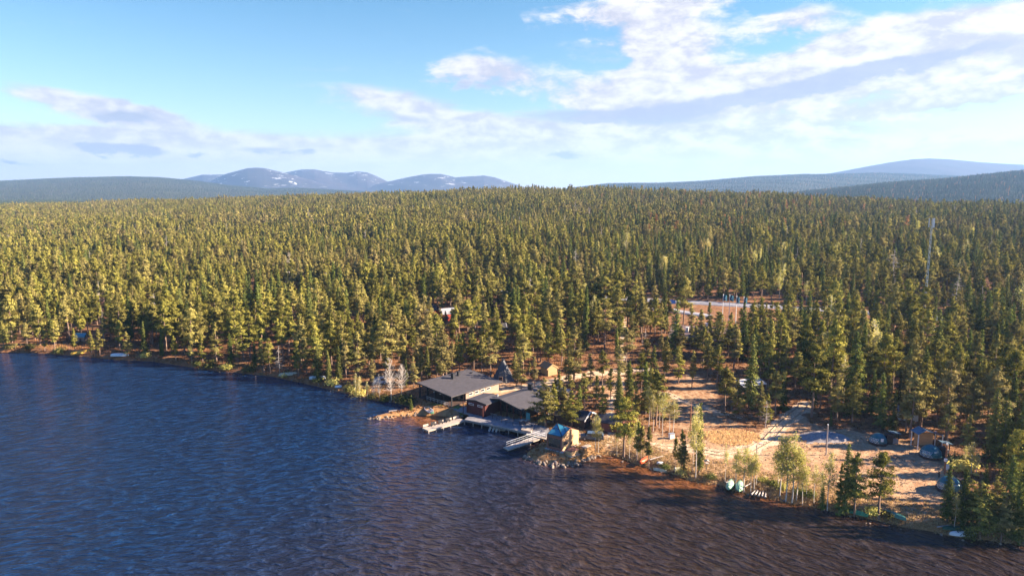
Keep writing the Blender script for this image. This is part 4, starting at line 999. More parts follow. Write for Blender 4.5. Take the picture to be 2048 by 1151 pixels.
post('utility_pole', 1889, 947, 889, .15, M_RUSTP, 'rust brown pole with white meter boxes beside the lowest dome', extra='box')
post('utility_pole', 1380, 872, 806, .12, M_RUSTP, 'rust coloured pole beside the tall yellow green column tree')
post('marker_pole', 1492, 877, 853, .06, M_RUSTP, 'thin short pole on the ring of dry grass')
post('street_lamp', 1512, 926, 886, .09, M_STEEL, 'small lamp post with white head beside the sandy track', 'lamp', 'lamp')
post('marker_pole', 1878, 953, 942, .13, M_BLACKM, 'stout black post next to the rust brown meter pole')
b = at(1560, 838); t_ = thing('warning_sign', 'small orange sign on a post beside the dark track', 'sign', b[:])
MB().tube([b, b + Vector((0, 0, 1.6))], .05, 5).build('post', M_DEAD, t_); MB().tube([b + Vector((0, -.06, 1.6)), b + Vector((0, -.1, 1.6))], .28, 12).build('disc', mat('orange_sign', (.7, .2, .04), None, 2, .6), t_)
b = at(1345, 617); t_ = thing('road_sign', 'blue road sign beside the asphalt near the roadside pines', 'sign', b[:])
for s in (-.7, .7): MB().tube([b + Vector((s, 0, -.2)), b + Vector((s, 0, 3.0))], .06, 5).build('post', M_STEEL, t_)
MB().box((b.x, b.y - .08, b.z + 2.7), (2.0, .06, 1.5)).build('panel', mat('blue_sign', (.04, .15, .5), None, 2, .5), t_)
b = at(1413, 940); t_ = thing('bird_table', 'wooden bird table on a post near the shore right of the column tree', 'bird table', b[:])
MB().tube([b, b + Vector((0, 0, 1.3))], .06, 5).build('post', M_DEAD, t_); MB().box((b.x, b.y, b.z + 1.35), (.7, .6, .06)).build('tray', M_DEAD, t_)
MB().slab([(b.x - .45, b.y - .4, b.z + 1.75), (b.x, b.y - .4, b.z + 2.0), (b.x, b.y + .4, b.z + 2.0), (b.x - .45, b.y + .4, b.z + 1.75)], .05).slab([(b.x + .003, b.y - .4, b.z + 2.0), (b.x + .45, b.y - .4, b.z + 1.75), (b.x + .45, b.y + .4, b.z + 1.75), (b.x + .003, b.y + .4, b.z + 2.0)], .05).build('roof', M_DEAD, t_)

# ------------------------------------------------------------------ domes
M_DOME = mat('dark_green_dome_fabric', (.022, .125, .145), (.018, .10, .12), 1.2, .3, spec=.5)
def dome(px, py, label, rz, r=1.85):
    q = at(px, py); t_ = thing('dome_tent', label, 'dome tent', q[:], 0, 'dome tents on the clearing')
    segs, rings = 16, 6; V, Fs = [], []
    for i in range(rings + 1):
        ph = math.pi / 2 * i / rings
        for k in range(segs):
            th = 2 * math.pi * k / segs + (i % 2) * math.pi / segs
            V.append((r * math.cos(ph) * math.cos(th), r * math.cos(ph) * math.sin(th), .45 + r * 1.02 * math.sin(ph)))
    for i in range(rings):
        for k in range(segs):
            j = (k + 1) % segs; a, b_, c_, d_ = i * segs + k, i * segs + j, (i + 1) * segs + j, (i + 1) * segs + k
            if i % 2 == 0: Fs += [(a, b_, d_), (b_, c_, d_)]
            else: Fs += [(a, b_, c_), (a, c_, d_)]
    fr = math.radians(rz)
    def isw(f): 
        c_ = np.mean([V[i] for i in f], 0); a = (math.atan2(c_[1], c_[0]) - fr + math.pi) % (2 * math.pi) - math.pi
        return abs(a) < .55 and .5 < c_[2] < 1.35
    mb = MB(); mb.v = [(q.x + v[0], q.y + v[1], q.z + v[2]) for v in V]; mb.f = [f for f in Fs if not isw(f)]
    cov = mb.build('cover', M_DOME, t_)
    mb = MB(); mb.v = [(q.x + v[0] * .99, q.y + v[1] * .99, q.z + v[2]) for v in V]; mb.f = [f for f in Fs if isw(f)]
    mb.build('window', mat('dome_window_film', (.12, .18, .22), (.08, .13, .17), .8, .15, spec=.9), t_)
    mb = MB(); seen = set()
    for f in Fs:
        if isw(f):
            for a, b_ in ((f[0], f[1]), (f[1], f[2]), (f[2], f[0])):
                if (min(a, b_), max(a, b_)) in seen: continue
                seen.add((min(a, b_), max(a, b_))); mb.tube([Vector(V[a]) * 1.01 + q, Vector(V[b_]) * 1.01 + q], .022, 3)
    mb.build('window_frame', M_WHITE, t_)
    mb = MB().tube([q + Vector((0, 0, -.4)), q + Vector((0, 0, .45))], r + .12, 16); mb.build('base', M_BROWNW, t_)
    # entrance hut on the far side
    a = R(rz + 150); c_ = Vector((math.cos(a), math.sin(a), 0)); p = q + c_ * 1.9
    MB().box((p.x, p.y, p.z + .95), (1.2, 1.1, 2.1), a).build('entrance_porch', M_BROWNW, t_)
    # reflective sun panel on the sunny side
    a = R(rz + 62); p = q + Vector((math.cos(a), math.sin(a), 0)) * 1.55
    MB().box((p.x, p.y, p.z + 1.2), (.08, .5, .6), a).build('porthole_panel', M_WHITE, t_)
    FOOT.append(([(q.x + 3 * math.cos(k), q.y + 3 * math.sin(k)) for k in range(6)], 1.5))
    return q
q1 = dome(1756, 886, 'dark green dome tent with white framed window, farthest from the lake', 205, 1.6)
q2 = dome(1861, 913, 'dark green dome tent standing before the open fronted shelter', 205)
q3 = dome(1898, 979, 'dark green dome tent half hidden behind the shore pines', 205)
M_PANEL = mat('solar_sheet', (.10, .16, .22), (.08, .13, .18), 1, .25, spec=.8)
q = at(1862, 903); t_ = thing('open_shelter', 'open sided shelter with slanting blue grey roof behind the middle dome', 'shelter', q[:])
Pq = lambda l, a, h: (q.x + l, q.y + 2.2 + a, q.z + h)
MB().slab([Pq(-.6, -1.3, 3.9), Pq(2.9, -1.3, 2.7), Pq(2.9, 1.3, 2.7), Pq(-.6, 1.3, 3.9)], .1).slab([Pq(-2.1, -1.3, 3.1), Pq(-.604, -1.3, 3.9), Pq(-.604, 1.3, 3.9), Pq(-2.1, 1.3, 3.1)], .1).build('roof', M_PANEL, t_)
for l, a in ((-1.9, -1.1), (-1.9, 1.1), (2.7, -1.1), (2.7, 1.1)): MB().box(Pq(l, a, 1.4), (.14, .14, 3.0)).build('post', M_WHITE, t_)
MB().box(Pq(.3, .9, 1.4), (3.6, .1, 2.4)).build('back_wall', M_PINEW, t_)
for (px, py, lab) in ((1787, 886, 'small side roof on two posts beside the farthest dome'), (1889, 907, 'small side roof on two posts beside the middle dome')):
    q = at(px, py); t_ = thing('side_canopy', lab, 'canopy', q[:])
    MB().slab([(q.x - .9, q.y - .6, q.z + 2.4), (q.x + 1.1, q.y - .6, q.z + 2.1), (q.x + 1.1, q.y + .9, q.z + 2.1), (q.x - .9, q.y + .9, q.z + 2.4)], .08).build('roof', M_PANEL, t_)
    for s in (-.7, .9): MB().box((q.x + s, q.y + .1, q.z + 1.05), (.12, .12, 2.2)).build('post', M_BLACKM, t_)
    MB().box((q.x + .2, q.y + .2, q.z + .4), (1.3, .6, .8)).build('counter', M_STEEL, t_)
# gravel mound
q = at(1650, 873); nn = 26; V, Fs = [], []
for i in range(nn):
    for j in range(nn):
        u, v = i / (nn - 1) * 2 - 1, j / (nn - 1) * 2 - 1; rr = math.hypot(u, v)
        V.append((q.x + u * 5.0 + .0, q.y + v * 3.4, q.z - .1 + .85 * max(0, 1 - rr * rr) * (1 + .25 * math.sin(i * .9) * math.cos(j * .7)) + random.uniform(-.04, .04)))
for i in range(nn - 1):
    for j in range(nn - 1): a = i * nn + j; Fs.append((a, a + nn, a + nn + 1, a + 1))
tag(link('gravel_mound', raw_mesh('gravel_mound', V, Fs, M_GRAVEL, smooth=True)), 'low blue grey gravel mound at the back of the sandy clearing', 'mound')

# ------------------------------------------------------------------ boats
def boat_mesh(L, Wd_, H, open_=True):
    """hull with pointed bow and stern; keel down (open) at origin, long axis x"""
    n, k = 13, 7; V, Fs = [], []
    for i in range(n):
        t = i / (n - 1) * 2 - 1; w = Wd_ / 2 * (1 - abs(t) ** 2.6) ** .8 + .02; sheer = H * (1 + .22 * t * t); kz = .12 * H * t ** 4 + (.35 * H * max(0, abs(t) - .8) / .2)
        for j in range(k):
            a = math.pi * j / (k - 1); V.append((t * L / 2, -w * math.cos(a), kz + (sheer - kz) * (1 - math.sin(a) ** .8)))
    for i in range(n - 1):
        for j in range(k - 1): a = i * k + j; Fs.append((a, a + k, a + k + 1, a + 1))
    if open_:
        o = len(V)
        for i in range(n):
            t = i / (n - 1) * 2 - 1; w = (Wd_ / 2 - .05) * (1 - abs(t) ** 2.6) ** .8 + .01; sheer = H * (1 + .22 * t * t); kz = .12 * H * t ** 4 + (.35 * H * max(0, abs(t) - .8) / .2) + .05
            for j in range(k):
                a = math.pi * j / (k - 1); V.append((t * L / 2 * .985, -w * math.cos(a), kz + (sheer - .0 - kz) * (1 - math.sin(a) ** .8)))
        for i in range(n - 1):
            for j in range(k - 1): a = o + i * k + j; Fs.append((a, a + 1, a + k + 1, a + k))
        for i in range(n - 1): 
            for j in (0, k - 1): Fs.append((i * k + j, (i + 1) * k + j, o + (i + 1) * k + j, o + i * k + j))
    return V, Fs
def boat(name, label, cat, px, py, L, Wd_, H, rz, m, upturned=False, inner=None, group=None, dz=0.0, stern=None):
    q = at(px, py); t_ = thing(name, label, cat, (q.x, q.y, max(q.z, 0) + dz), 0, group)
    V, Fs = boat_mesh(L, Wd_, H, not upturned)
    mb = MB(); mb.v = V; mb.f = Fs
    if upturned: mb.v = [(x, -y, H * 1.15 - z) for x, y, z in V]
    h_ = bpy.data.meshes.new('hull'); h_.from_pydata(mb.v, [], mb.f); h_.materials.append(m); h_.polygons.foreach_set('use_smooth', [True] * len(h_.polygons)); h_.update()
    o = link('hull', h_, t_)
    def sub(nm, mbx, mm, par=t_):
        me_ = bpy.data.meshes.new(nm); me_.from_pydata(mbx.v, [], mbx.f); me_.materials.append(mm); me_.update(); return link(nm, me_, par)
    if not upturned:
        for x in (-.24, .05, .3): sub('thwart', MB().box((x * L, 0, H * .72), (.22, Wd_ * .8, .04)), inner or M_PINEW)
        if stern: sub('stern_panel', MB().box((-L * .46, 0, H * .75), (.25, Wd_ * .45, H * .6)), stern)
    else:
        sub('keel', MB().tube([(-L * .47, 0, H * .85), (-L * .3, 0, H * 1.13), (L * .3, 0, H * 1.13), (L * .47, 0, H * .85)], .03, 4), m)
    t_.rotation_euler = (0, 0, R(rz)); return t_
M_BW = mat('white_hull', (.68, .68, .68), (.58, .58, .59), 2, .35, spec=.5)
M_BMINT = mat('mint_hull', (.36, .55, .36), (.30, .48, .32), 2, .4)
M_BGREEN = mat('green_hull', (.06, .26, .13), (.05, .2, .11), 2, .4)
M_BTEAL = mat('teal_green_hull', (.08, .22, .17), (.06, .18, .14), 2, .45)
M_BDARK = mat('dark_green_hull', (.02, .08, .05), (.018, .06, .04), 2, .5)
M_BYEL = mat('yellow_hull', (.62, .36, .05), (.5, .28, .04), 2, .45)
M_BRED = mat('orange_red_hull', (.65, .085, .02), (.5, .07, .02), 2, .4)
boat('rowing_boat', 'white rowing boat with green stern pulled up on the grassy spit', 'boat', 858, 824, 4.6, 1.5, .6, 118, M_BW, inner=mat('lilac_seat', (.35, .32, .4), None, 2, .6), stern=M_BGREEN, dz=.05)
boat('canoe', 'upturned pale mint canoe on the bank, the farther one from the log pile', 'canoe', 1461, 969, 4.4, 1.35, .55, 62, M_BMINT, True, group='mint canoes on the bank')
boat('canoe', 'upturned pale mint canoe on the bank, the one closer to the log pile', 'canoe', 1480, 972, 4.2, 1.3, .55, 68, M_BMINT, True, group='mint canoes on the bank')
boat('canoe', 'upturned bright green canoe under the tall dark spruce', 'canoe', 1704, 1024, 4.6, 1.0, .5, 141, M_BGREEN, True)
boat('canoe', 'upturned teal green canoe alone on dry grass beside the single shore pine', 'canoe', 1789, 1031, 3.6, 1.1, .5, 122, M_BTEAL, True)
boat('canoe', 'dark green canoe in shade just above the white boat', 'canoe', 1918, 1059, 4.6, 1.0, .5, 172, M_BDARK, True)
boat('rowing_boat', 'white upturned boat at the water edge under the shore pines', 'boat', 1926, 1069, 3.9, 1.15, .5, 176, M_BW, True)
boat('kayak', 'yellow kayak standing on the bank of the far shore', 'kayak', 162, 707, 5.4, 1.2, .8, 38, M_BYEL, True)
boat('rowing_boat', 'white boat lying at the far shore beside the spruce', 'boat', 240, 718, 5.5, 1.5, .8, 2, M_BW, True)
boat('rowing_boat', 'pale cream upturned boat on the bank between the two shore pines', 'boat', 577, 750, 5.0, 1.4, .7, 14, mat('cream_hull', (.6, .52, .36), (.5, .43, .3), 2, .5), True)
boat('rowing_boat', 'grey white boat half hidden by the low pine trunks', 'boat', 635, 757, 4.4, 1.4, .7, 5, mat('grey_white_hull', (.5, .54, .56), (.42, .45, .48), 2, .5), True)
boat('dinghy', 'tiny white dinghy on the bank near the leaning birches', 'boat', 677, 774, 1.9, .9, .45, 8, M_BW, True)
boat('canoe', 'orange red canoe leaning between thin birches near the stony point', 'canoe', 1288, 923, 3.4, 1.0, .55, 52, M_BRED, True, dz=.15)
boat('dinghy', 'small cream boat drawn up at the waterline below the sandy road', 'boat', 1320, 941, 2.6, .8, .4, 155, mat('cream_hull', (.6, .52, .36)), True)
boat('dinghy', 'tiny white pram lying on dry grass beside the orange red canoe', 'boat', 1320, 926, 1.2, .7, .3, 0, M_BW, True)
# blue van in the wood
def car(name, label, px, py, rz, body, L=4.5, W_=1.8, H=1.5, cat='car', van=False, dz=.12):
    q = at(px, py); t_ = thing(name, label, cat, (q.x, q.y, q.z + dz)); 
    def sub(nm, mbx, mm, par=t_):
        me_ = bpy.data.meshes.new(nm); me_.from_pydata(mbx.v, [], mbx.f); me_.materials.append(mm); me_.update(); return link(nm, me_, par)
    prof = [(-L / 2, .3), (L / 2, .3), (L / 2, .75), (L / 2 - .9, .95), (L / 2 - 1.4, H), (-L / 2 + .35, H), (-L / 2, .95)] if not van else [(-L / 2, .3), (L / 2, .3), (L / 2, 1.0), (L / 2 - .5, H), (-L / 2 + .1, H)]
    mb = MB(); n = len(prof); ins = [(.0 if z < 1 else .13) for x, z in prof]
    mb.v = [(x, -W_ / 2 + i_, z) for (x, z), i_ in zip(prof, ins)] + [(x, W_ / 2 - i_, z) for (x, z), i_ in zip(prof, ins)]
    mb.f = [tuple(range(n))[::1], tuple(range(2 * n - 1, n - 1, -1))] + [((i + 1) % n, i, n + i, n + (i + 1) % n) for i in range(n)]
    sub('body', mb, body)
    for s in (-1, 1):
        g = MB(); y = s * (W_ / 2 - .055)
        g.box((-.15 if not van else .9, y, (H + .98) / 2 - .02), ((L - 2.4) if not van else 1.6, .06, H - 1.12)); sub('side_window', g, M_GLASS)
    g = MB(); x0, x1 = (L / 2 - .92, L / 2 - 1.36) if not van else (L / 2 - .03, L / 2 - .42)
    g.face([(x0 + .03, -W_ / 2 + .2, 1.0), (x0 + .03, W_ / 2 - .2, 1.0), (x1 + .03, W_ / 2 - .22, H - .07), (x1 + .03, -W_ / 2 + .22, H - .07)]); sub('windscreen', g, M_GLASS)
    for x in (-L * .31, L * .31):
        for s in (-1, 1):
            w_ = sub('wheel', MB().tube([(x, s * (W_ / 2 - .12), .33), (x, s * (W_ / 2 + .02), .33)], .33, 12), M_BLACKM)
            sub('rim', MB().tube([(x, s * (W_ / 2 + .0), .33), (x, s * (W_ / 2 + .035), .33)], .19, 10), M_STEEL, w_)
    for s in (-1, 1): sub('headlight', MB().box((L / 2 + .01, s * (W_ / 2 - .25), .68), (.06, .3, .14)), M_WHITE)
    t_.rotation_euler = (0, 0, R(rz)); return t_
car('parked_car', 'dark grey blue estate car parked behind the glass roofed cabin', 1184, 879, 172, mat('grey_blue_car_paint', (.07, .10, .14), (.06, .085, .12), 1, .2, spec=.7), 4.6)
car('delivery_van', 'bright blue van showing through a gap in the wood', 618, 590, 10, mat('bright_blue_paint', (.04, .42, .75), (.04, .36, .68), 1, .35), 6.0, 2.1, 3.6, 'van', True)
car('parked_car', 'dark blue car in the shade of the far gravel lane', 1604, 655, 170, mat('dark_blue_paint', (.03, .06, .13), None, 1, .25), 4.6)
car('parked_car', 'silver car in the shade beside the dark blue one', 1622, 662, 168, mat('silver_paint', (.35, .37, .4), None, 1, .3), 4.5)
car('parked_car', 'white car at the end of the lane near the pale chimneys', 1343, 626, 150, mat('white_car_paint', (.7, .7, .7), None, 1, .3), 4.7)
car('trailer', 'small grey trailer half hidden left of the bare pale birches', 760, 768, 20, mat('grey_trailer_paint', (.30, .33, .38), None, 2, .5), 3.2, 1.7, 1.7, 'trailer', True)
# white cable box, bicycle, rock heap, logs, timber, bench
q = at(1343, 876); t_ = thing('utility_cabinet', 'white cabinet at the bend of the sandy road', 'cabinet', q[:]); MB().box((q.x, q.y, q.z + .5), (1.0, .7, 1.0), .3).build('body', M_WHITE, t_); MB().box((q.x, q.y, q.z + 1.04), (1.12, .82, .08), .3).build('lid', M_STEEL, t_)
q = at(1355, 942); t_ = thing('white_barrel', 'white drum lying on the bank beside thin birches', 'drum', q[:]); MB().tube([(q.x - .5, q.y, q.z + .35), (q.x + .4, q.y + .1, q.z + .35)], .36, 12).build('body', M_WHITE, t_); MB().tube([(q.x - .56, q.y - .01, q.z + .35), (q.x - .5, q.y, q.z + .35)], .3, 12).build('lid', M_STEEL, t_)
q = at(1610, 900); t_ = thing('bicycle', 'small dark bicycle lying in the open clearing', 'bicycle', q[:])
for x in (-.5, .5):
    mb = MB(); mb.tube([(q.x + x + .32 * math.cos(a), q.y, q.z + .36 + .32 * math.sin(a)) for a in np.linspace(0, 2 * math.pi, 13)], .03, 4); mb.build('wheel', M_BLACKM, t_)
MB().tube([q + Vector((-.5, 0, .36)), q + Vector((-.15, 0, .85)), q + Vector((.35, 0, .85)), q + Vector((.5, 0, .36))], .03, 4).tube([q + Vector((-.15, 0, .85)), q + Vector((.05, 0, .36)), q + Vector((.35, 0, .85))], .03, 4).build('frame', M_BLACKM, t_)
MB().box((q.x - .17, q.y, q.z + .95), (.25, .12, .05)).build('saddle', M_BLACKM, t_)
MB().tube([q + Vector((.35, -.25, 1.0)), q + Vector((.35, .25, 1.0))], .02, 4).build('handlebar', M_BLACKM, t_)
LABL = ['topmost pale log of the heap beside the mint canoes', 'second log from the top of the heap by the mint canoes', 'middle log of the heap by the mint canoes', 'second lowest log of the heap by the mint canoes', 'lowest log of the heap, nearest the water']
q = at(1519, 985)
for i in range(5):
    a = R(52 + i * 4); c_ = Vector((math.cos(a), math.sin(a), 0)) * (1.9 - .1 * i); o = q + Vector((-.55 + i * .33, .5 - i * .28, .18 + .1 * (i % 2)))
    tag(MB().tube([o - c_, o + c_], [.15, .1], 7).build('log', M_DEAD), LABL[i], 'log', 'logs heaped on the bank')
for px, py, lab in ((1313, 916, 'single pale pole lying on dry grass behind the orange red canoe'), (1467, 962, 'reddish plank lying behind the mint canoes'), (1500, 968, 'thin fallen trunk lying between birches'), (1893, 1052, 'pale plank lying at the grass edge before the white boat')):
    q = at(px, py); a = R(random.uniform(10, 60)); c_ = Vector((math.cos(a), math.sin(a), 0)) * 1.6
    tag(MB().tube([q - c_ + Vector((0, 0, .1)), q + c_ + Vector((0, 0, .2))], [.1, .06], 6).build('fallen_pole', M_DEAD), lab, 'pole')
q = flat(786, 823, .7); t_ = thing('bench', 'low plank bench on the grassy spit', 'bench', (q[0], q[1], .6)); MB().box((q[0], q[1], 1.0), (1.8, .4, .07), .3).build('seat', M_DEAD, t_)
for s in (-.7, .7): MB().box((q[0] + s, q[1] + s * .3, .75), (.1, .35, .5), .3).build('leg', M_DEAD, t_)
# timber left of the lodge, behind
q = at(828, 745); t_ = thing('picnic_table', 'pale picnic table in the wood behind the bare birches', 'picnic table', q[:])
MB().box((q.x, q.y, q.z + .75), (2.2, .9, .08)).build('table_top', M_PALEW, t_)
for s in (-.8, .8): MB().box((q.x, q.y + s, q.z + .42), (2.2, .3, .06)).build('bench_seat', M_PALEW, t_)
for s in (-.8, .8): MB().box((q.x + s, q.y, q.z + .35), (.1, 1.5, .7)).build('leg', M_PALEW, t_)

# ------------------------------------------------------------------ stones
def stone_mesh(seed, m):
    r = np.random.default_rng(seed); import bmesh
    bm = bmesh.new(); bmesh.ops.create_icosphere(bm, subdivisions=2, radius=.5)
    ax = r.normal(0, 1, (7, 3)); ax /= np.linalg.norm(ax, axis=1)[:, None]; dd = r.uniform(.28, .46, 7)
    for v in bm.verts:
        for a, d in zip(ax, dd):
            s = v.co.x * a[0] + v.co.y * a[1] + v.co.z * a[2]
            if s > d: v.co -= Vector(a) * (s - d)
    me = bpy.data.meshes.new('stone'); bm.to_mesh(me); bm.free(); me.materials.append(m); return me
SM = [stone_mesh(i, M_STONE if i % 3 else M_DSTONE) for i in range(9)]
def stones(line, n, smin, smax, label, group, spread=.5, zr=(-.12, .22)):
    seg = np.cumsum([0] + [math.dist(a, b) for a, b in zip(line[:-1], line[1:])])
    for i in range(n):
        s = random.uniform(0, seg[-1]); x = np.interp(s, seg, [p[0] for p in line]) + random.gauss(0, spread); y = np.interp(s, seg, [p[1] for p in line]) + random.gauss(0, spread)
        sz = (smin + (smax - smin) * random.random() ** 1.8) * random.uniform(.6, 1.25)
        zz = max(float(zfun([x], [y])[0]), -.1)
        o = link('shore_stone', random.choice(SM), None, (x, y, zz + sz * random.uniform(*zr))); o.rotation_euler = (random.uniform(0, 6), random.uniform(0, 6), random.uniform(0, 6))
        o.scale = (sz * 1.3, sz, sz * .8); tag(o, label, 'stone', group)
stones([flat(*p) for p in [(1052, 912), (1068, 924), (1100, 931), (1130, 931), (1160, 925), (1180, 916), (1198, 911)]], 115, .35, .95, 'rough grey granite block in the stone edging of the cabin point', 'stones edging the cabin point', .38)
stones([flat(*p) for p in [(737, 836), (752, 838), (780, 836), (810, 832), (835, 829)]], 60, .3, .7, 'pale rounded stone edging the grassy spit', 'stones edging the grassy spit', .35)
stones([flat(*p) for p in [(905, 832), (925, 833), (938, 829), (900, 829)]], 15, .3, .6, 'stone at the root of the pale pier', 'stones at the pier root', .5)
stones([flat(*p) for p in [(1215, 911), (1265, 927), (1320, 942), (1378, 961), (1440, 970), (1500, 989), (1600, 1011), (1700, 1032), (1800, 1054), (1900, 1073), (2040, 1091)]], 70, .2, .55, 'small stone at the waterline below the shore birches and pines', 'stones along the near waterline', .5)
stones([flat(*p) for p in [(430, 741), (600, 765), (700, 789), (745, 800), (800, 807)]], 32, .3, .8, 'stone at the waterline of the far shore', 'stones along the far waterline', .6)

# ------------------------------------------------------------------ trees one can tell apart, where the photograph has them
LM = [  # landmarks for labels (pixel of the foot, phrase)
 (162, 706, 'yellow kayak'), (240, 718, 'white boat on the far shore'), (577, 750, 'cream upturned boat'), (635, 757, 'grey white boat'), (677, 774, 'tiny white dinghy'), (793, 795, 'bare pale birches'),
 (497, 655, 'dark cottage gap'), (161, 682, 'teal roofed hut'), (900, 750, 'big lodge'), (1006, 758, 'pyramid hut'), (1096, 748, 'yellow log cabin'), (1055, 800, 'sauna house'), (1128, 802, 'pale roofed hut'),
 (1176, 845, 'white trimmed storehouse'), (1225, 868, 'small red shed'), (1125, 900, 'glass roofed cabin'), (1245, 690, 'sandy lane'), (1288, 923, 'orange red canoe'), (1343, 876, 'white cabinet'),
 (1380, 872, 'rust coloured pole'), (1413, 940, 'bird table'), (1470, 970, 'mint canoes'), (1512, 926, 'small lamp post'), (1519, 985, 'log heap'), (1560, 838, 'orange sign'), (1503, 782, 'white canopy shelter'),
 (1652, 909, 'lone grey pole'), (1650, 870, 'gravel mound'), (1704, 1024, 'bright green canoe'), (1756, 886, 'farthest dome tent'), (1789, 1031, 'teal canoe'), (1861, 913, 'middle dome tent'), (1898, 979, 'lowest dome tent'),
 (1926, 1069, 'white shore boat'), (1852, 838, 'little white hut'), (2004, 768, 'grey hut'), (1706, 694, 'red kiosk'), (1400, 690, 'reception building'), (330, 724, 'open red bank of the far shore'), (60, 706, 'straight far left shore'), (985, 672, 'white windowed cottage')]
T = tree
# near the buildings
T('pine', 1090, 853, 755, 1.45, 7); T('pine', 1143, 853, 780, 1.6, 7); T('pine', 1168, 818, 745, 1.4); T('pine', 1192, 816, 750, 1.0); T('pine', 1119, 808, 742, 1.0)
T('pine', 1106, 846, 766, 1.1); T('pine', 1127, 842, 770, 1.2); T('spruce', 1157, 839, 768, 1.3); T('pine', 1204, 838, 770, 1.0); T('pine', 1110, 806, 752, .9); T('pine', 1032, 772, 705, 1.0); T('pine', 1043, 776, 708, 1.1); T('pine', 1036, 770, 712, .8); T('pine', 1069, 776, 712, 1.0); T('pine', 1137, 772, 700, 1.0)
T('pine', 1180, 775, 705, 1.0); T('pine', 1205, 775, 700, 1.0); T('pine', 1158, 742, 680, 1.0); T('pine', 1221, 800, 735, .9)
T('spruce', 1235, 816, 731, 1.2); T('pine', 1249, 914, 793, 1.3, 2); T('birch', 1191, 902, 828, .8); T('birch', 1197, 904, 835, .7); T('birch', 1234, 912, 852, .55, 3)
T('birch', 1259, 918, 856, .7, 3); T('pine', 1275, 925, 842, .9); T('pine', 1282, 927, 852, .8); T('pine', 1297, 933, 852, .9); T('birch', 1273, 920, 838, .7, 1)
T('pine', 1240, 702, 628, 1.2); T('pine', 1252, 738, 655, 1.1); T('pine', 1238, 770, 690, 1.0); T('pine', 1313, 850, 742, 1.2); T('pine', 1301, 838, 735, 1.1); T('spruce', 1290, 828, 722, 1.2); T('pine', 1270, 838, 760, 1.0); T('spruce', 1258, 800, 718, 1.1); T('pine', 1329, 765, 672, .9); T('pine', 1283, 790, 705, 1.0)
T('birch', 1298, 852, 773, 1.0, 1); T('birch', 1318, 855, 782, 1.0, 3); T('birch', 1325, 869, 786, 1.0, 1); T('birch', 1338, 863, 795, 1.0, 3); T('birch', 1347, 865, 797, 1.2, 1); T('birch', 1306, 862, 790, .9, 1)
T('birch', 1390, 957, 812, .68, 0); T('spruce', 1397, 945, 803, .75, 3); T('birch', 1385, 940, 830, .6, 0); T('pine', 1350, 940, 872, .5); T('pine', 1362, 952, 858, .75); T('pine', 1367, 953, 872, .6)
T('birch', 1450, 965, 888, .6, 3); T('birch', 1471, 979, 897, 1.0, 1); T('birch', 1488, 982, 896, 1.5, 0); T('birch', 1507, 978, 905, 1.2, 1); T('birch', 1512, 970, 912, 1.1, 3); T('birch', 1501, 986, 910, .9, 3)
T('birch', 1561, 991, 886, 1.15, 0); T('birch', 1571, 1004, 871, 1.15, 2); T('birch', 1583, 1005, 869, 1.1, 0); T('birch', 1555, 978, 900, 1.1, 2); T('birch', 1594, 1000, 895, 1.1, 0)
T('birch', 1612, 996, 932, 1.1, 1); T('birch', 1628, 1004, 928, 1.1, 3); T('birch', 1641, 1008, 940, 1.0, 1); T('birch', 1655, 1021, 905, .9, 0); T('birch', 1604, 1008, 940, 1.2, 1)
T('spruce', 1689, 1021, 884, 1.0, 0); T('pine', 1707, 1031, 904, 1.1); T('pine', 1679, 1012, 925, .6); T('pine', 1701, 1005, 920, .7); T('pine', 1758, 1035, 903, 1.2, 2)
T('spruce', 1645, 1014, 970, 1.5, 0)
T('spruce', 1893, 1041, 926, 1.1, 1); T('birch', 1908, 1062, 985, .8, 1); T('spruce', 1922, 1052, 934, 1.1, 1); T('pine', 1957, 1078, 962, 1.4, 7); T('pine', 1975, 1074, 985, 1.2); T('pine', 1940, 1050, 958, 1.3)
T('spruce', 2014, 1062, 906, 1.2, 0); T('pine', 1990, 1040, 950, 1.0); T('spruce', 2040, 1050, 930, 1.1, 1); T('pine', 2003, 1082, 985, 1.1); T('spruce', 2030, 1075, 960, 1.3, 2); T('pine', 2046, 1086, 975, 1.2)
T('spruce', 1982, 917, 772, 1.1, 1); T('spruce', 2000, 925, 790, 1.3, 0); T('birch', 1942, 947, 884, 1.3, 0); T('birch', 1929, 935, 890, 1.0, 1); T('birch', 1952, 950, 905, 1.2, 1); T('rust', 1977, 960, 923, 1.2)
T('spruce', 2035, 930, 800, 1.2, 2); T('pine', 2020, 985, 880, 1.1); T('spruce', 1968, 990, 925, 1.1, 2)
T('pine', 1472, 836, 755, 1.0); T('pine', 1449, 822, 733, 1.1); T('pine', 1463, 818, 742, 1.0); T('dead', 1531, 855, 800, 1.6); T('pine', 1533, 852, 786, .9); T('pine', 1519, 842, 760, .9); T('spruce', 1566, 818, 745, 1.2, 0)
T('pine', 1550, 828, 742, 1.2); T('spruce', 1628, 815, 752, 1.1); T('pine', 1640, 820, 735, 1.1); T('pine', 1672, 838, 745, 1.1); T('pine', 1705, 845, 748, 1.1); T('spruce', 1661, 850, 818, .9, 2)
T('pine', 1405, 735, 655, 1.0); T('pine', 1356, 768, 690, 1.1); T('pine', 1384, 775, 700, .9); T('pine', 1416, 762, 688, 1.0); T('pine', 1433, 775, 690, 1.0)
T('pine', 1338, 608, 548, 1.1); T('pine', 1345, 607, 545, 1.1); T('pine', 1354, 605, 555, .9); T('pine', 1363, 607, 540, 1.3); T('pine', 1368, 606, 550, 1.2)
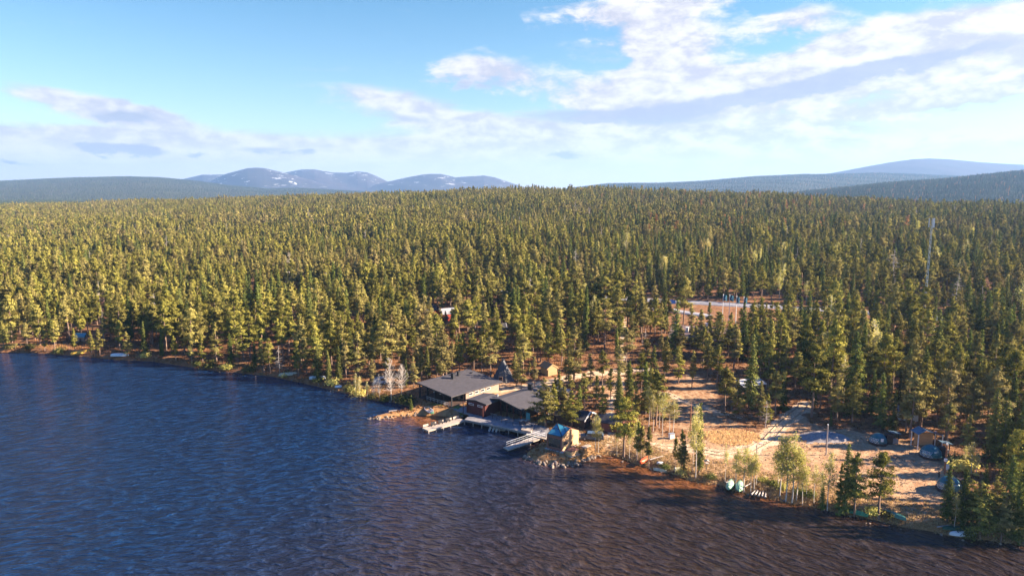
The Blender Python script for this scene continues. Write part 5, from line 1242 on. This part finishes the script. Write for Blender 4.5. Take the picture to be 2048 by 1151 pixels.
T('pine', 1300, 666, 598, 1.0); T('pine', 1322, 670, 604, 1.1); T('pine', 1418, 672, 604, .9); T('pine', 1530, 668, 606, 1.1); T('pine', 1552, 672, 602, 1.2); T('pine', 1574, 668, 600, 1.0); T('pine', 1460, 694, 624, 1.0); T('pine', 1400, 692, 618, 1.1); T('pine', 1480, 688, 616, 1.0); T('pine', 1382, 664, 606, .9); T('pine', 1250, 602, 532, 1.0); T('pine', 1277, 602, 546, 1.1); T('pine', 1328, 618, 586, 1.0)
T('bare', 782, 803, 716, 1.0, 0); T('bare', 804, 790, 728, 1.1, 1); T('bare', 759, 797, 748, .8, 0); T('bare', 748, 798, 758, .8, 1); T('dead', 748, 728, 682, 1.6); T('dead', 559, 744, 690, 1.1); T('dead', 497, 680, 632, 1.5); T('dead', 1290, 700, 655, 1.4)
T('birch', 720, 795, 752, 1.0, 1); T('birch', 735, 800, 762, .9, 3); T('birch', 712, 790, 745, .9, 1)
T('spruce', 822, 818, 796, 1.5, 0); T('birch', 1270, 612, 590, 1.2, 1)
# far shore front row
for px, py, tp, k, w_ in ((255, 718, 662, 'pine', 1.3), (240, 700, 640, 'pine', 1.1), (325, 715, 655, 'spruce', .9), (352, 720, 670, 'pine', 1.2), (385, 730, 668, 'pine', 1.1), (434, 722, 644, 'pine', 1.2), (462, 730, 665, 'spruce', 1.1),
      (476, 730, 685, 'pine', .9), (510, 730, 680, 'spruce', 1.0), (528, 746, 680, 'pine', 1.3), (540, 745, 675, 'pine', 1.2), (596, 752, 681, 'pine', 1.1), (613, 745, 676, 'pine', 1.1), (636, 756, 686, 'spruce', 1.3),
      (657, 762, 698, 'spruce', 1.1), (684, 745, 672, 'spruce', 1.0), (692, 755, 680, 'pine', 1.0), (716, 752, 662, 'pine', 1.2), (745, 770, 716, 'pine', 1.2), (678, 758, 690, 'spruce', 1.0), (200, 712, 655, 'pine', 1.0), (183, 706, 660, 'pine', 1.0),
      (150, 706, 655, 'pine', .9), (110, 700, 640, 'pine', 1.1), (90, 702, 652, 'pine', 1.0), (55, 702, 645, 'pine', 1.1), (30, 700, 650, 'pine', 1.0), (8, 700, 640, 'pine', 1.0), (290, 705, 640, 'spruce', .9), (406, 725, 668, 'pine', .9),
      (843, 765, 690, 'pine', .9), (855, 755, 690, 'spruce', 1.0), (875, 752, 680, 'pine', 1.0), (892, 750, 670, 'pine', 1.1), (905, 748, 682, 'pine', 1.0), (920, 742, 668, 'pine', 1.0), (947, 742, 665, 'pine', 1.1), (964, 745, 672, 'pine', 1.0),
      (982, 756, 672, 'pine', 1.1), (828, 775, 712, 'pine', .9), (812, 770, 715, 'spruce', .9)):
    T(k, px, py, tp, w_)
NEXPL = len(TREES)

# ------------------------------------------------------------------ scatter of the wood
ROADSIDE = G([(1150, 603), (1618, 622), (1625, 655), (1440, 662), (1360, 655), (1270, 638), (1150, 618)])
MASTOPEN = G([(1835, 650), (1925, 645), (1935, 690), (1850, 692)])
GAPS = [at(*p) for p in ((162, 706), (240, 718), (577, 750), (635, 757), (618, 592), (848, 636), (889, 642), (497, 657), (161, 684), (1706, 696), (1503, 784), (985, 674))]
FLAGGAP = G([(1432, 655), (1498, 645), (1500, 676), (1430, 684)])
CLEAR = [(ROADSIDE, .0), (MASTOPEN, 0.0), (YARD, .5), (OPEN, .5), (COURT, 3.2), (COURT2, -1.0)]
def free(x, y, sd):
    ok = sd > 3.5
    for poly, mg in CLEAR: ok &= sd_poly(x, y, poly) > mg
    for pts, w_ in TRACKS: ok &= d_line(x, y, pts) > w_ * .5 + .6
    ok &= d_line(x, y, [tuple(p[:2]) for p in ROADPTS]) > 6.5
    ok &= d_line(x, y, [tuple(p[:2]) for p in PARKPTS]) > 4.5
    ok &= d_line(x, y, [tuple(p[:2]) for p in LOT2]) > 5.0
    for poly, mg in FOOT: ok &= sd_poly(x, y, poly) > mg
    # foreshore between buildings and the lake stays open
    ok &= ~((x > -24) & (x < 22) & (y < 148) & (y - .62 * x < 150))
    ok &= ~((x > -24) & (x < 3) & (y < 160))
    ok &= sd_poly(x, y, FLAGGAP) > 0
    for q_ in GAPS: ok &= np.hypot(x - q_.x * .98, y - q_.y + 5) > 5.5
    return ok
def band(y0, y1, cell, um=.86, seed=1, keep=.93):
    r = np.random.default_rng(seed); ys_ = np.arange(y0, y1, cell); out = []
    for y in ys_:
        xm = um * y + 25; xx = np.arange(-xm, xm, cell); out.append(np.stack([xx + r.uniform(-.46, .46, len(xx)) * cell, y + r.uniform(-.46, .46, len(xx)) * cell], -1))
    P = np.concatenate(out); return P[r.uniform(0, 1, len(P)) < keep]
PA = band(88, 420, 4.6, seed=3, keep=.9); PB = band(420, 1650, 4.9, seed=4, keep=.95)
sdA = sd_poly(PA[:, 0], PA[:, 1], LAKE)
okA = free(PA[:, 0], PA[:, 1], sdA)
# sparser along the far shore and in the holiday village
vill = (d_line(PA[:, 0], PA[:, 1], [tuple(p[:2]) for p in [at(1245, 700), at(1400, 800)]]) < 22) | (sdA < 13)
okA &= ~(vill & (rng.uniform(0, 1, len(PA)) < .45))
ex = np.array([[t[1].x, t[1].y] for t in TREES])
dmin = np.min(np.hypot(PA[:, 0][:, None] - ex[:, 0], PA[:, 1][:, None] - ex[:, 1]), 1); okA &= dmin > 3.0
PA = PA[okA]; sdA = sdA[okA]
uB = PB[:, 0] / PB[:, 1]
RRR = np.interp(uB, UU, [1550, 1500, 1400, 1250, 1150, 1000, 850, 700, 650])
PB = PB[(PB[:, 1] < RRR * 1.16 + 25)]
def patchy(P, k):
    n_ = np.sin(P[:, 0] * .11 + 2 * np.sin(P[:, 1] * .043)) * np.sin(P[:, 1] * .083 + 1.7 * np.sin(P[:, 0] * .037)) + .5 * np.sin(P[:, 0] * .31 + P[:, 1] * .17)
    return rng.uniform(0, 1, len(P)) > np.clip(k * (n_ + .2), 0, .85)
pk = patchy(PA, .36); PA, sdA = PA[pk], sdA[pk]; PB = PB[patchy(PB, .25)]
PB = PB[d_line(PB[:, 0], PB[:, 1], [tuple(p[:2]) for p in ROADPTS]) > 7]
def kinds(P, r):
    k = r.uniform(0, 1, len(P)); u = P[:, 0] / P[:, 1]
    ns = .5 + .5 * np.sin(P[:, 0] * .021 + 1) * np.sin(P[:, 1] * .016 + 2)
    nz_ = np.sin(P[:, 0] * .033 + 1.5 * np.sin(P[:, 1] * .019)) * np.sin(P[:, 1] * .027 + 1.2 * np.sin(P[:, 0] * .015 + 2))
    ps = .08 + .45 * np.clip(nz_ - .25, 0, 1) + .08 * ns + .14 * sstep(u, .0, .35) + .28 * (np.abs(u - .25) < .2) * (P[:, 1] > 290) * (P[:, 1] < 420)
    return np.where(k < ps, 1, np.where(k > .988, 3, np.where((k > .968) & (u > .1), 2, 0)))   # 0 pine 1 spruce 2 birch 3 dead
rr = np.random.default_rng(21)
kA = kinds(PA, rr); zA = zfun(PA[:, 0], PA[:, 1], sdA)
kB = kinds(PB, rr); zB = base_z(PB[:, 0], PB[:, 1])
hA = np.clip(rr.normal(11.9, 2.6, len(PA)), 4.5, 17) * np.where(rr.uniform(0, 1, len(PA)) < .1, .6, 1); hB = np.clip(rr.normal(11.6, 2.6, len(PB)), 4, 18)
hs_ = lambda P: 1 + .16 * np.sin(P[:, 0] * .027 + 2 * np.sin(P[:, 1] * .021)) * np.cos(P[:, 1] * .034 + np.sin(P[:, 0] * .023))
hA *= hs_(PA); hB *= hs_(PB)
# the largest-looking ones become trees of their own, the rest one mass
inview = (np.abs(PA[:, 0] / PA[:, 1]) < .765)
size = np.where(inview, hA / np.hypot(PA[:, 0], PA[:, 1]), 0)
KN = ['pine', 'spruce', 'birch', 'dead']
own = np.zeros(len(PA), bool)
have = {k: sum(1 for t in TREES if t[0] == k) for k in KN}
for ki, k in enumerate(KN):
    ii_ = np.where((kA == ki) & (size > 0))[0]; ii_ = ii_[np.argsort(-size[ii_])][:max(0, {'pine': 298, 'spruce': 150, 'birch': 70, 'dead': 14}[k] - have[k])]
    own[ii_] = True
for i in np.where(own)[0]:
    TREES.append((KN[kA[i]], Vector((PA[i, 0], PA[i, 1], zA[i])), float(hA[i]), float(rr.uniform(.9, 1.2)), None, None))

LMW = [(at(px, py), ph) for px, py, ph in LM]
ORD = ['nearest', 'second nearest', 'third nearest', 'fourth nearest', 'fifth nearest', 'sixth nearest', 'seventh nearest', 'eighth nearest', 'ninth nearest', 'tenth nearest', 'eleventh nearest', 'twelfth nearest',
       'thirteenth nearest', 'fourteenth nearest', 'fifteenth nearest', 'sixteenth nearest']
KW = {'pine': 'pine', 'spruce': 'spruce', 'birch': 'yellow green birch', 'bare': 'bare pale birch', 'dead': 'grey dead tree', 'rust': 'withered orange brown spruce'}
GW = {'pine': 'pines standing apart near the lake', 'spruce': 'spruces standing apart near the lake', 'birch': 'birches in young leaf near the lake', 'bare': 'bare birches on the far bank', 'dead': 'dead grey trees', 'rust': None}
def size_word(h): return 'low' if h < 7.5 else 'tall' if h > 12.5 else 'mid height'
byl = {}
for i, t in enumerate(TREES):
    c = [((t[1] - lm[0]).length, j) for j, lm in enumerate(LMW)]; d, j = min(c); rel = 'behind' if t[1].y > LMW[j][0].y + 3 else 'in front of' if t[1].y < LMW[j][0].y - 3 else 'beside'
    byl.setdefault((t[0], j, rel), []).append((d, i))
LABEL = {}
for (k, j, rel), lst in byl.items():
    for r_, (d, i) in enumerate(sorted(lst)):
        w_ = size_word(TREES[i][2])
        if r_ < len(ORD): LABEL[i] = f"{w_} {KW[k]}, {ORD[r_]} {rel} the {LMW[j][1]}"
        else: LABEL[i] = f"{KW[k]} deeper in the wood {rel} the {LMW[j][1]}"
KC = {'pine': 'pine tree', 'spruce': 'spruce tree', 'birch': 'birch tree', 'bare': 'birch tree', 'dead': 'dead tree', 'rust': 'spruce tree'}
for i, (k, p, h, wf, var, lab) in enumerate(TREES):
    cm, wm = VAR[k][(var if var is not None else int(rr.integers(0, len(VAR[k])))) % len(VAR[k])]
    t_ = thing(KNAME[k], LABEL[i], KC[k], (p.x, p.y, p.z - .1), float(rr.uniform(0, 6.28)), GW[k])
    s = h / 10; t_.scale = (s * wf, s * wf, s)
    if cm: link('crown', cm, t_)
    link('trunk', wm, t_)

# ---- the rest of the wood: one object of instanced trees
SRC = bpy.data.collections.new('forest_tree_kinds')
def src_tree(name, kind, **kw):
    c, w = make_tree(kind, **kw)
    V = w[0]; Fs = w[1]; mi = [1] * len(Fs); tone = [0.5] * len(Fs)
    if c: V = np.concatenate([V, c[0]]); Fs = np.concatenate([Fs, c[1] + len(w[0])]); mi += [0] * len(c[1]); tone = np.concatenate([tone, c[2]])
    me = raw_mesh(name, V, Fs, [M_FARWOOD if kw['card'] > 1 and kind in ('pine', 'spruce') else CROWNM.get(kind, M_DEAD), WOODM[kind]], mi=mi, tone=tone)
    o = bpy.data.objects.new(name, me); SRC.objects.link(o)
idx_of = {}
def reg(tier, ki, n, fn):
    for j in range(n):
        nm = 'wood_%02d' % sum(len(v) for v in idx_of.values()); fn(nm, j); idx_of.setdefault((tier, ki), []).append(int(nm[-2:]))
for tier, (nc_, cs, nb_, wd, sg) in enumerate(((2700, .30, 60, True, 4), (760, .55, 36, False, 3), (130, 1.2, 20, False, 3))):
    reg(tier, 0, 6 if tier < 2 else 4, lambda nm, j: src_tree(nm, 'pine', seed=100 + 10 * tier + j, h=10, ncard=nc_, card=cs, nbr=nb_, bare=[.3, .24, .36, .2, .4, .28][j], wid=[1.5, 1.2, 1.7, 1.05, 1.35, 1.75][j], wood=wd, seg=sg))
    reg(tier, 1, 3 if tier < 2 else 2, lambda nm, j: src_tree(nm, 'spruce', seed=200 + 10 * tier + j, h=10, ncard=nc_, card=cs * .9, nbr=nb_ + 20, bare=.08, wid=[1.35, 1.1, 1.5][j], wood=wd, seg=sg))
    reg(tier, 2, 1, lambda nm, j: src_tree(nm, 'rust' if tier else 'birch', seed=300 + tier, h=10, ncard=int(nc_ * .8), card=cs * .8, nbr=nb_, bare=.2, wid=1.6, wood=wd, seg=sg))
    reg(tier, 3, 1, lambda nm, j: src_tree(nm, 'dead', seed=310 + tier, h=10, ncard=0, card=cs, nbr=46, bare=.2, wid=1.6, wood=True, seg=sg))
def gn_scatter(name, P, hs, ids, kind='stuff'):
    n = len(P); me = bpy.data.meshes.new(name); me.vertices.add(n); me.vertices.foreach_set('co', np.asarray(P, np.float32).ravel())
    r = np.random.default_rng(n)
    a = me.attributes.new('tree_id', 'INT', 'POINT'); a.data.foreach_set('value', np.asarray(ids, np.int32))
    sc = np.stack([hs / 10 * r.uniform(.85, 1.15, n), hs / 10 * r.uniform(.85, 1.15, n), hs / 10], -1)
    a = me.attributes.new('tree_scale', 'FLOAT_VECTOR', 'POINT'); a.data.foreach_set('vector', sc.astype(np.float32).ravel())
    a = me.attributes.new('turn', 'FLOAT_VECTOR', 'POINT'); a.data.foreach_set('vector', np.stack([r.normal(0, .02, n), r.normal(0, .02, n), r.uniform(0, 6.28, n)], -1).astype(np.float32).ravel())
    o = link(name, me); tag(o, kind=kind)
    ng = bpy.data.node_groups.new(name, 'GeometryNodeTree')
    ng.interface.new_socket('Geometry', in_out='INPUT', socket_type='NodeSocketGeometry'); ng.interface.new_socket('Geometry', in_out='OUTPUT', socket_type='NodeSocketGeometry')
    gi, go = ng.nodes.new('NodeGroupInput'), ng.nodes.new('NodeGroupOutput')
    ci = ng.nodes.new('GeometryNodeCollectionInfo'); ci.inputs[0].default_value = SRC; ci.inputs['Separate Children'].default_value = True; ci.inputs['Reset Children'].default_value = True
    ip = ng.nodes.new('GeometryNodeInstanceOnPoints'); ip.inputs['Pick Instance'].default_value = True
    def na(nm, ty):
        q_ = ng.nodes.new('GeometryNodeInputNamedAttribute'); q_.data_type = ty; q_.inputs['Name'].default_value = nm; return q_.outputs[0]
    L_ = ng.links.new; L_(gi.outputs[0], ip.inputs['Points']); L_(ci.outputs[0], ip.inputs['Instance']); L_(na('tree_id', 'INT'), ip.inputs['Instance Index'])
    L_(na('tree_scale', 'FLOAT_VECTOR'), ip.inputs['Scale']); L_(na('turn', 'FLOAT_VECTOR'), ip.inputs['Rotation']); L_(ip.outputs[0], go.inputs[0])
    md = o.modifiers.new('scatter', 'NODES'); md.node_group = ng; return o
def pick(tier, ks, r): 
    out = np.zeros(len(ks), int)
    for ki in range(4):
        m_ = ks == ki; out[m_] = r.choice(idx_of[(tier, ki)], m_.sum())
    return out
rest = ~own
PR = np.concatenate([np.column_stack([PA[rest], zA[rest] - .1]), np.column_stack([PB, zB - .1])]); kR = np.concatenate([kA[rest], kB]); hR = np.concatenate([hA[rest], hB])
ids = np.where(PR[:, 1] < 480, pick(0, kR, rr), pick(1, kR, rr))
tag(gn_scatter('pine_forest', PR, hR, ids), 'dense olive green pine forest covering the slope behind the shore', 'forest')
def hill_wood(name, h, y0, y1, cell, hh, lab, umin, umax, seed, kp=1.0):
    fz, pu = h; ypl = 1750 if umax < 0 else y0; P = band(y0, y1, cell, 1.0, seed, kp); P = np.concatenate([P, band(ypl, y0, cell * .8, 1.0, seed + 50, kp)]) if ypl < y0 else P; u = P[:, 0] / P[:, 1]; P = P[(u > umin) & (u < umax)]
    r = np.random.default_rng(seed); z = np.maximum(fz(P[:, 0], P[:, 1]), base_z(P[:, 0], P[:, 1])); k = np.where(r.uniform(0, 1, len(P)) < .85, 1, 0); k = np.where(r.uniform(0, 1, len(P)) < .035 * (umin > 0), 2, k)
    hs = np.clip(r.normal(hh, hh * .18, len(P)), 5, 18)
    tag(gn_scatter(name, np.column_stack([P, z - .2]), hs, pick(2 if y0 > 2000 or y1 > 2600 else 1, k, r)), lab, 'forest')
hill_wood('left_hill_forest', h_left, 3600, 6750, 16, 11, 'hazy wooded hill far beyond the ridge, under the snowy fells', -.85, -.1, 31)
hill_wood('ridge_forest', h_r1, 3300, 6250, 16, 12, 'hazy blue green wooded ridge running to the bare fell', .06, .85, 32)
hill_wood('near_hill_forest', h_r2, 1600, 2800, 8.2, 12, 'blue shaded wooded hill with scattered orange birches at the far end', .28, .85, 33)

# ------------------------------------------------------------------ ground cover
def tufts(name, P, z, hh, ww, m, seed, label, blades=6):
    r = np.random.default_rng(seed); n = len(P); V, Fs, tn = [], [], []
    B = np.repeat(np.column_stack([P, z]), blades, 0); N_ = len(B)
    B[:, :2] += r.normal(0, ww * .5, (N_, 2)); a = r.uniform(0, 6.28, N_); w_ = ww * r.uniform(.15, .35, N_); h_ = hh * r.uniform(.5, 1.2, N_) 
    d = np.stack([np.cos(a), np.sin(a), 0 * a], -1) * w_[:, None]; l_ = r.normal(0, .35, (N_, 2)) * hh
    t0, t1, tp = B - d, B + d, B + np.column_stack([l_, h_])
    V = np.stack([t0, t1, tp], 1).reshape(-1, 3); Fs = np.arange(3 * N_).reshape(-1, 3)
    o = link(name, raw_mesh(name, V, Fs, m, tone=r.uniform(0, 1, N_))); tag(o, label, name.replace('_', ' '), kind='stuff')
r_ = np.random.default_rng(77)
def sample(n, x0, x1, y0, y1, cond):
    P = np.column_stack([r_.uniform(x0, x1, n), r_.uniform(y0, y1, n)]); s = sd_poly(P[:, 0], P[:, 1], LAKE); k = cond(P[:, 0], P[:, 1], s); P = P[k]; return P, zfun(P[:, 0], P[:, 1], s[k]) - .03
P, z = sample(60000, 10, 95, 88, 140, lambda x, y, s: (s > .3) & (s < 9 - 4 * r_.uniform(0, 1, len(x)) ** 2))
tufts('dry_grass', P[:6500], z[:6500], .26, .4, M_DRY, 5, 'tan dry grass along the near bank')
P, z = sample(30000, 25, 60, 118, 150, lambda x, y, s: sd_poly(x, y, TUFT) < .3)
tufts('dry_grass', P[:700], z[:700], .35, .35, M_DRY, 6, 'ring of dry grass inside the loop of the sandy track')
P, z = sample(90000, -160, 130, 95, 235, lambda x, y, s: (s > .5) & (sd_poly(x, y, YARD) > .5) & (sd_poly(x, y, OPEN) > 0) & (sd_poly(x, y, COURT) > 1) & (d_line(x, y, TRACKS[1][0]) > 2) & (d_line(x, y, TRACKS[2][0]) > 3) & np.array([True] * len(x)))
inb = np.zeros(len(P), bool)
for poly, mg in FOOT: inb |= sd_poly(P[:, 0], P[:, 1], poly) < 0
P, z = P[~inb], z[~inb]
tufts('heather', P[:16000], z[:16000], .38, .6, M_HEATH, 7, 'reddish brown heather and lingonberry covering the forest floor', 7)
P, z = sample(30000, 20, 85, 98, 150, lambda x, y, s: (sd_poly(x, y, YARD) < 0) & (s > 1))
tufts('pebbles', P[:4200], z[:4200] + .02, .16, .35, M_STONE, 8, 'small stones and litter strewn over the sandy clearing', 2)
# low shrubs along the bank
SHM = []
for j in range(3):
    r2 = np.random.default_rng(400 + j); n = 420; q = r2.normal(0, 1, (n, 3)) * np.array([.55, .55, .3]) + np.array([0, 0, .5]); q[:, 2] = np.abs(q[:, 2])
    v, f_, tn = cards(q, .26, .14, r2.uniform(0, 1, n), r2, unit(q)); SHM.append(raw_mesh('shrub', v, f_, [M_BUSH, M_BIRCH, M_BUSH][j], tone=tn))
for i, (px, py, s) in enumerate([(1545, 968, .9), (1562, 975, .9), (1600, 985, .8), (1618, 990, 1.0), (1528, 962, .8), (1960, 1060, 1.6), (1935, 1070, 1.2), (1925, 940, 1.8), (1912, 925, 1.5), (2010, 1010, 1.7), (1745, 1025, 1.0),
        (1775, 1032, .9), (1422, 955, .8), (1365, 945, 1.0), (1330, 935, .8), (700, 780, 1.4), (665, 768, 1.5), (640, 762, 1.2), (500, 742, 1.6), (455, 738, 1.5), (420, 734, 1.8), (395, 730, 1.3), (720, 790, 1.5), (745, 795, 1.2), (770, 800, 1.3), (570, 752, 1.1), (808, 802, 1.7), (818, 806, 1.5), (120, 708, 1.5), (60, 703, 1.4), (20, 702, 1.5), (290, 716, 1.3)]):
    q = at(px, py); o = link('shrub', SHM[i % 3], None, (q.x, q.y, q.z - .05)); o.scale = (s * 1.2, s, s); o.rotation_euler = (0, 0, i * 1.3)
    c_ = min(((q - lm[0]).length, lm[1]) for lm in LMW); tag(o, ('yellowish' if i % 3 == 1 else 'dark green') + f' {"broad" if s > 1.4 else "small"} low shrub close to the {c_[1]}', 'shrub', 'shrubs on the bank')

# ------------------------------------------------------------------ haze
HZ = MB().hexa([(-13000, -400, -3), (13000, -400, -3), (13000, 13500, -3), (-13000, 13500, -3)], [(-13000, -400, 600), (13000, -400, 600), (13000, 13500, 600), (-13000, 13500, 600)])
hm = bpy.data.materials.new('haze'); hm.use_nodes = True; N = NT(hm.node_tree)
pv = N.n('ShaderNodeVolumePrincipled'); pv.inputs['Color'].default_value = (.31, .55, .97, 1); pv.inputs['Density'].default_value = 7.5e-5; pv.inputs['Anisotropy'].default_value = 0.2
o = N.n('ShaderNodeOutputMaterial'); N.put(o.inputs['Volume'], pv.outputs[0])
tag(HZ.build('haze', hm), kind='stuff')
print('trees', len(TREES), 'mass', len(PR), 'objects', len(bpy.data.objects))
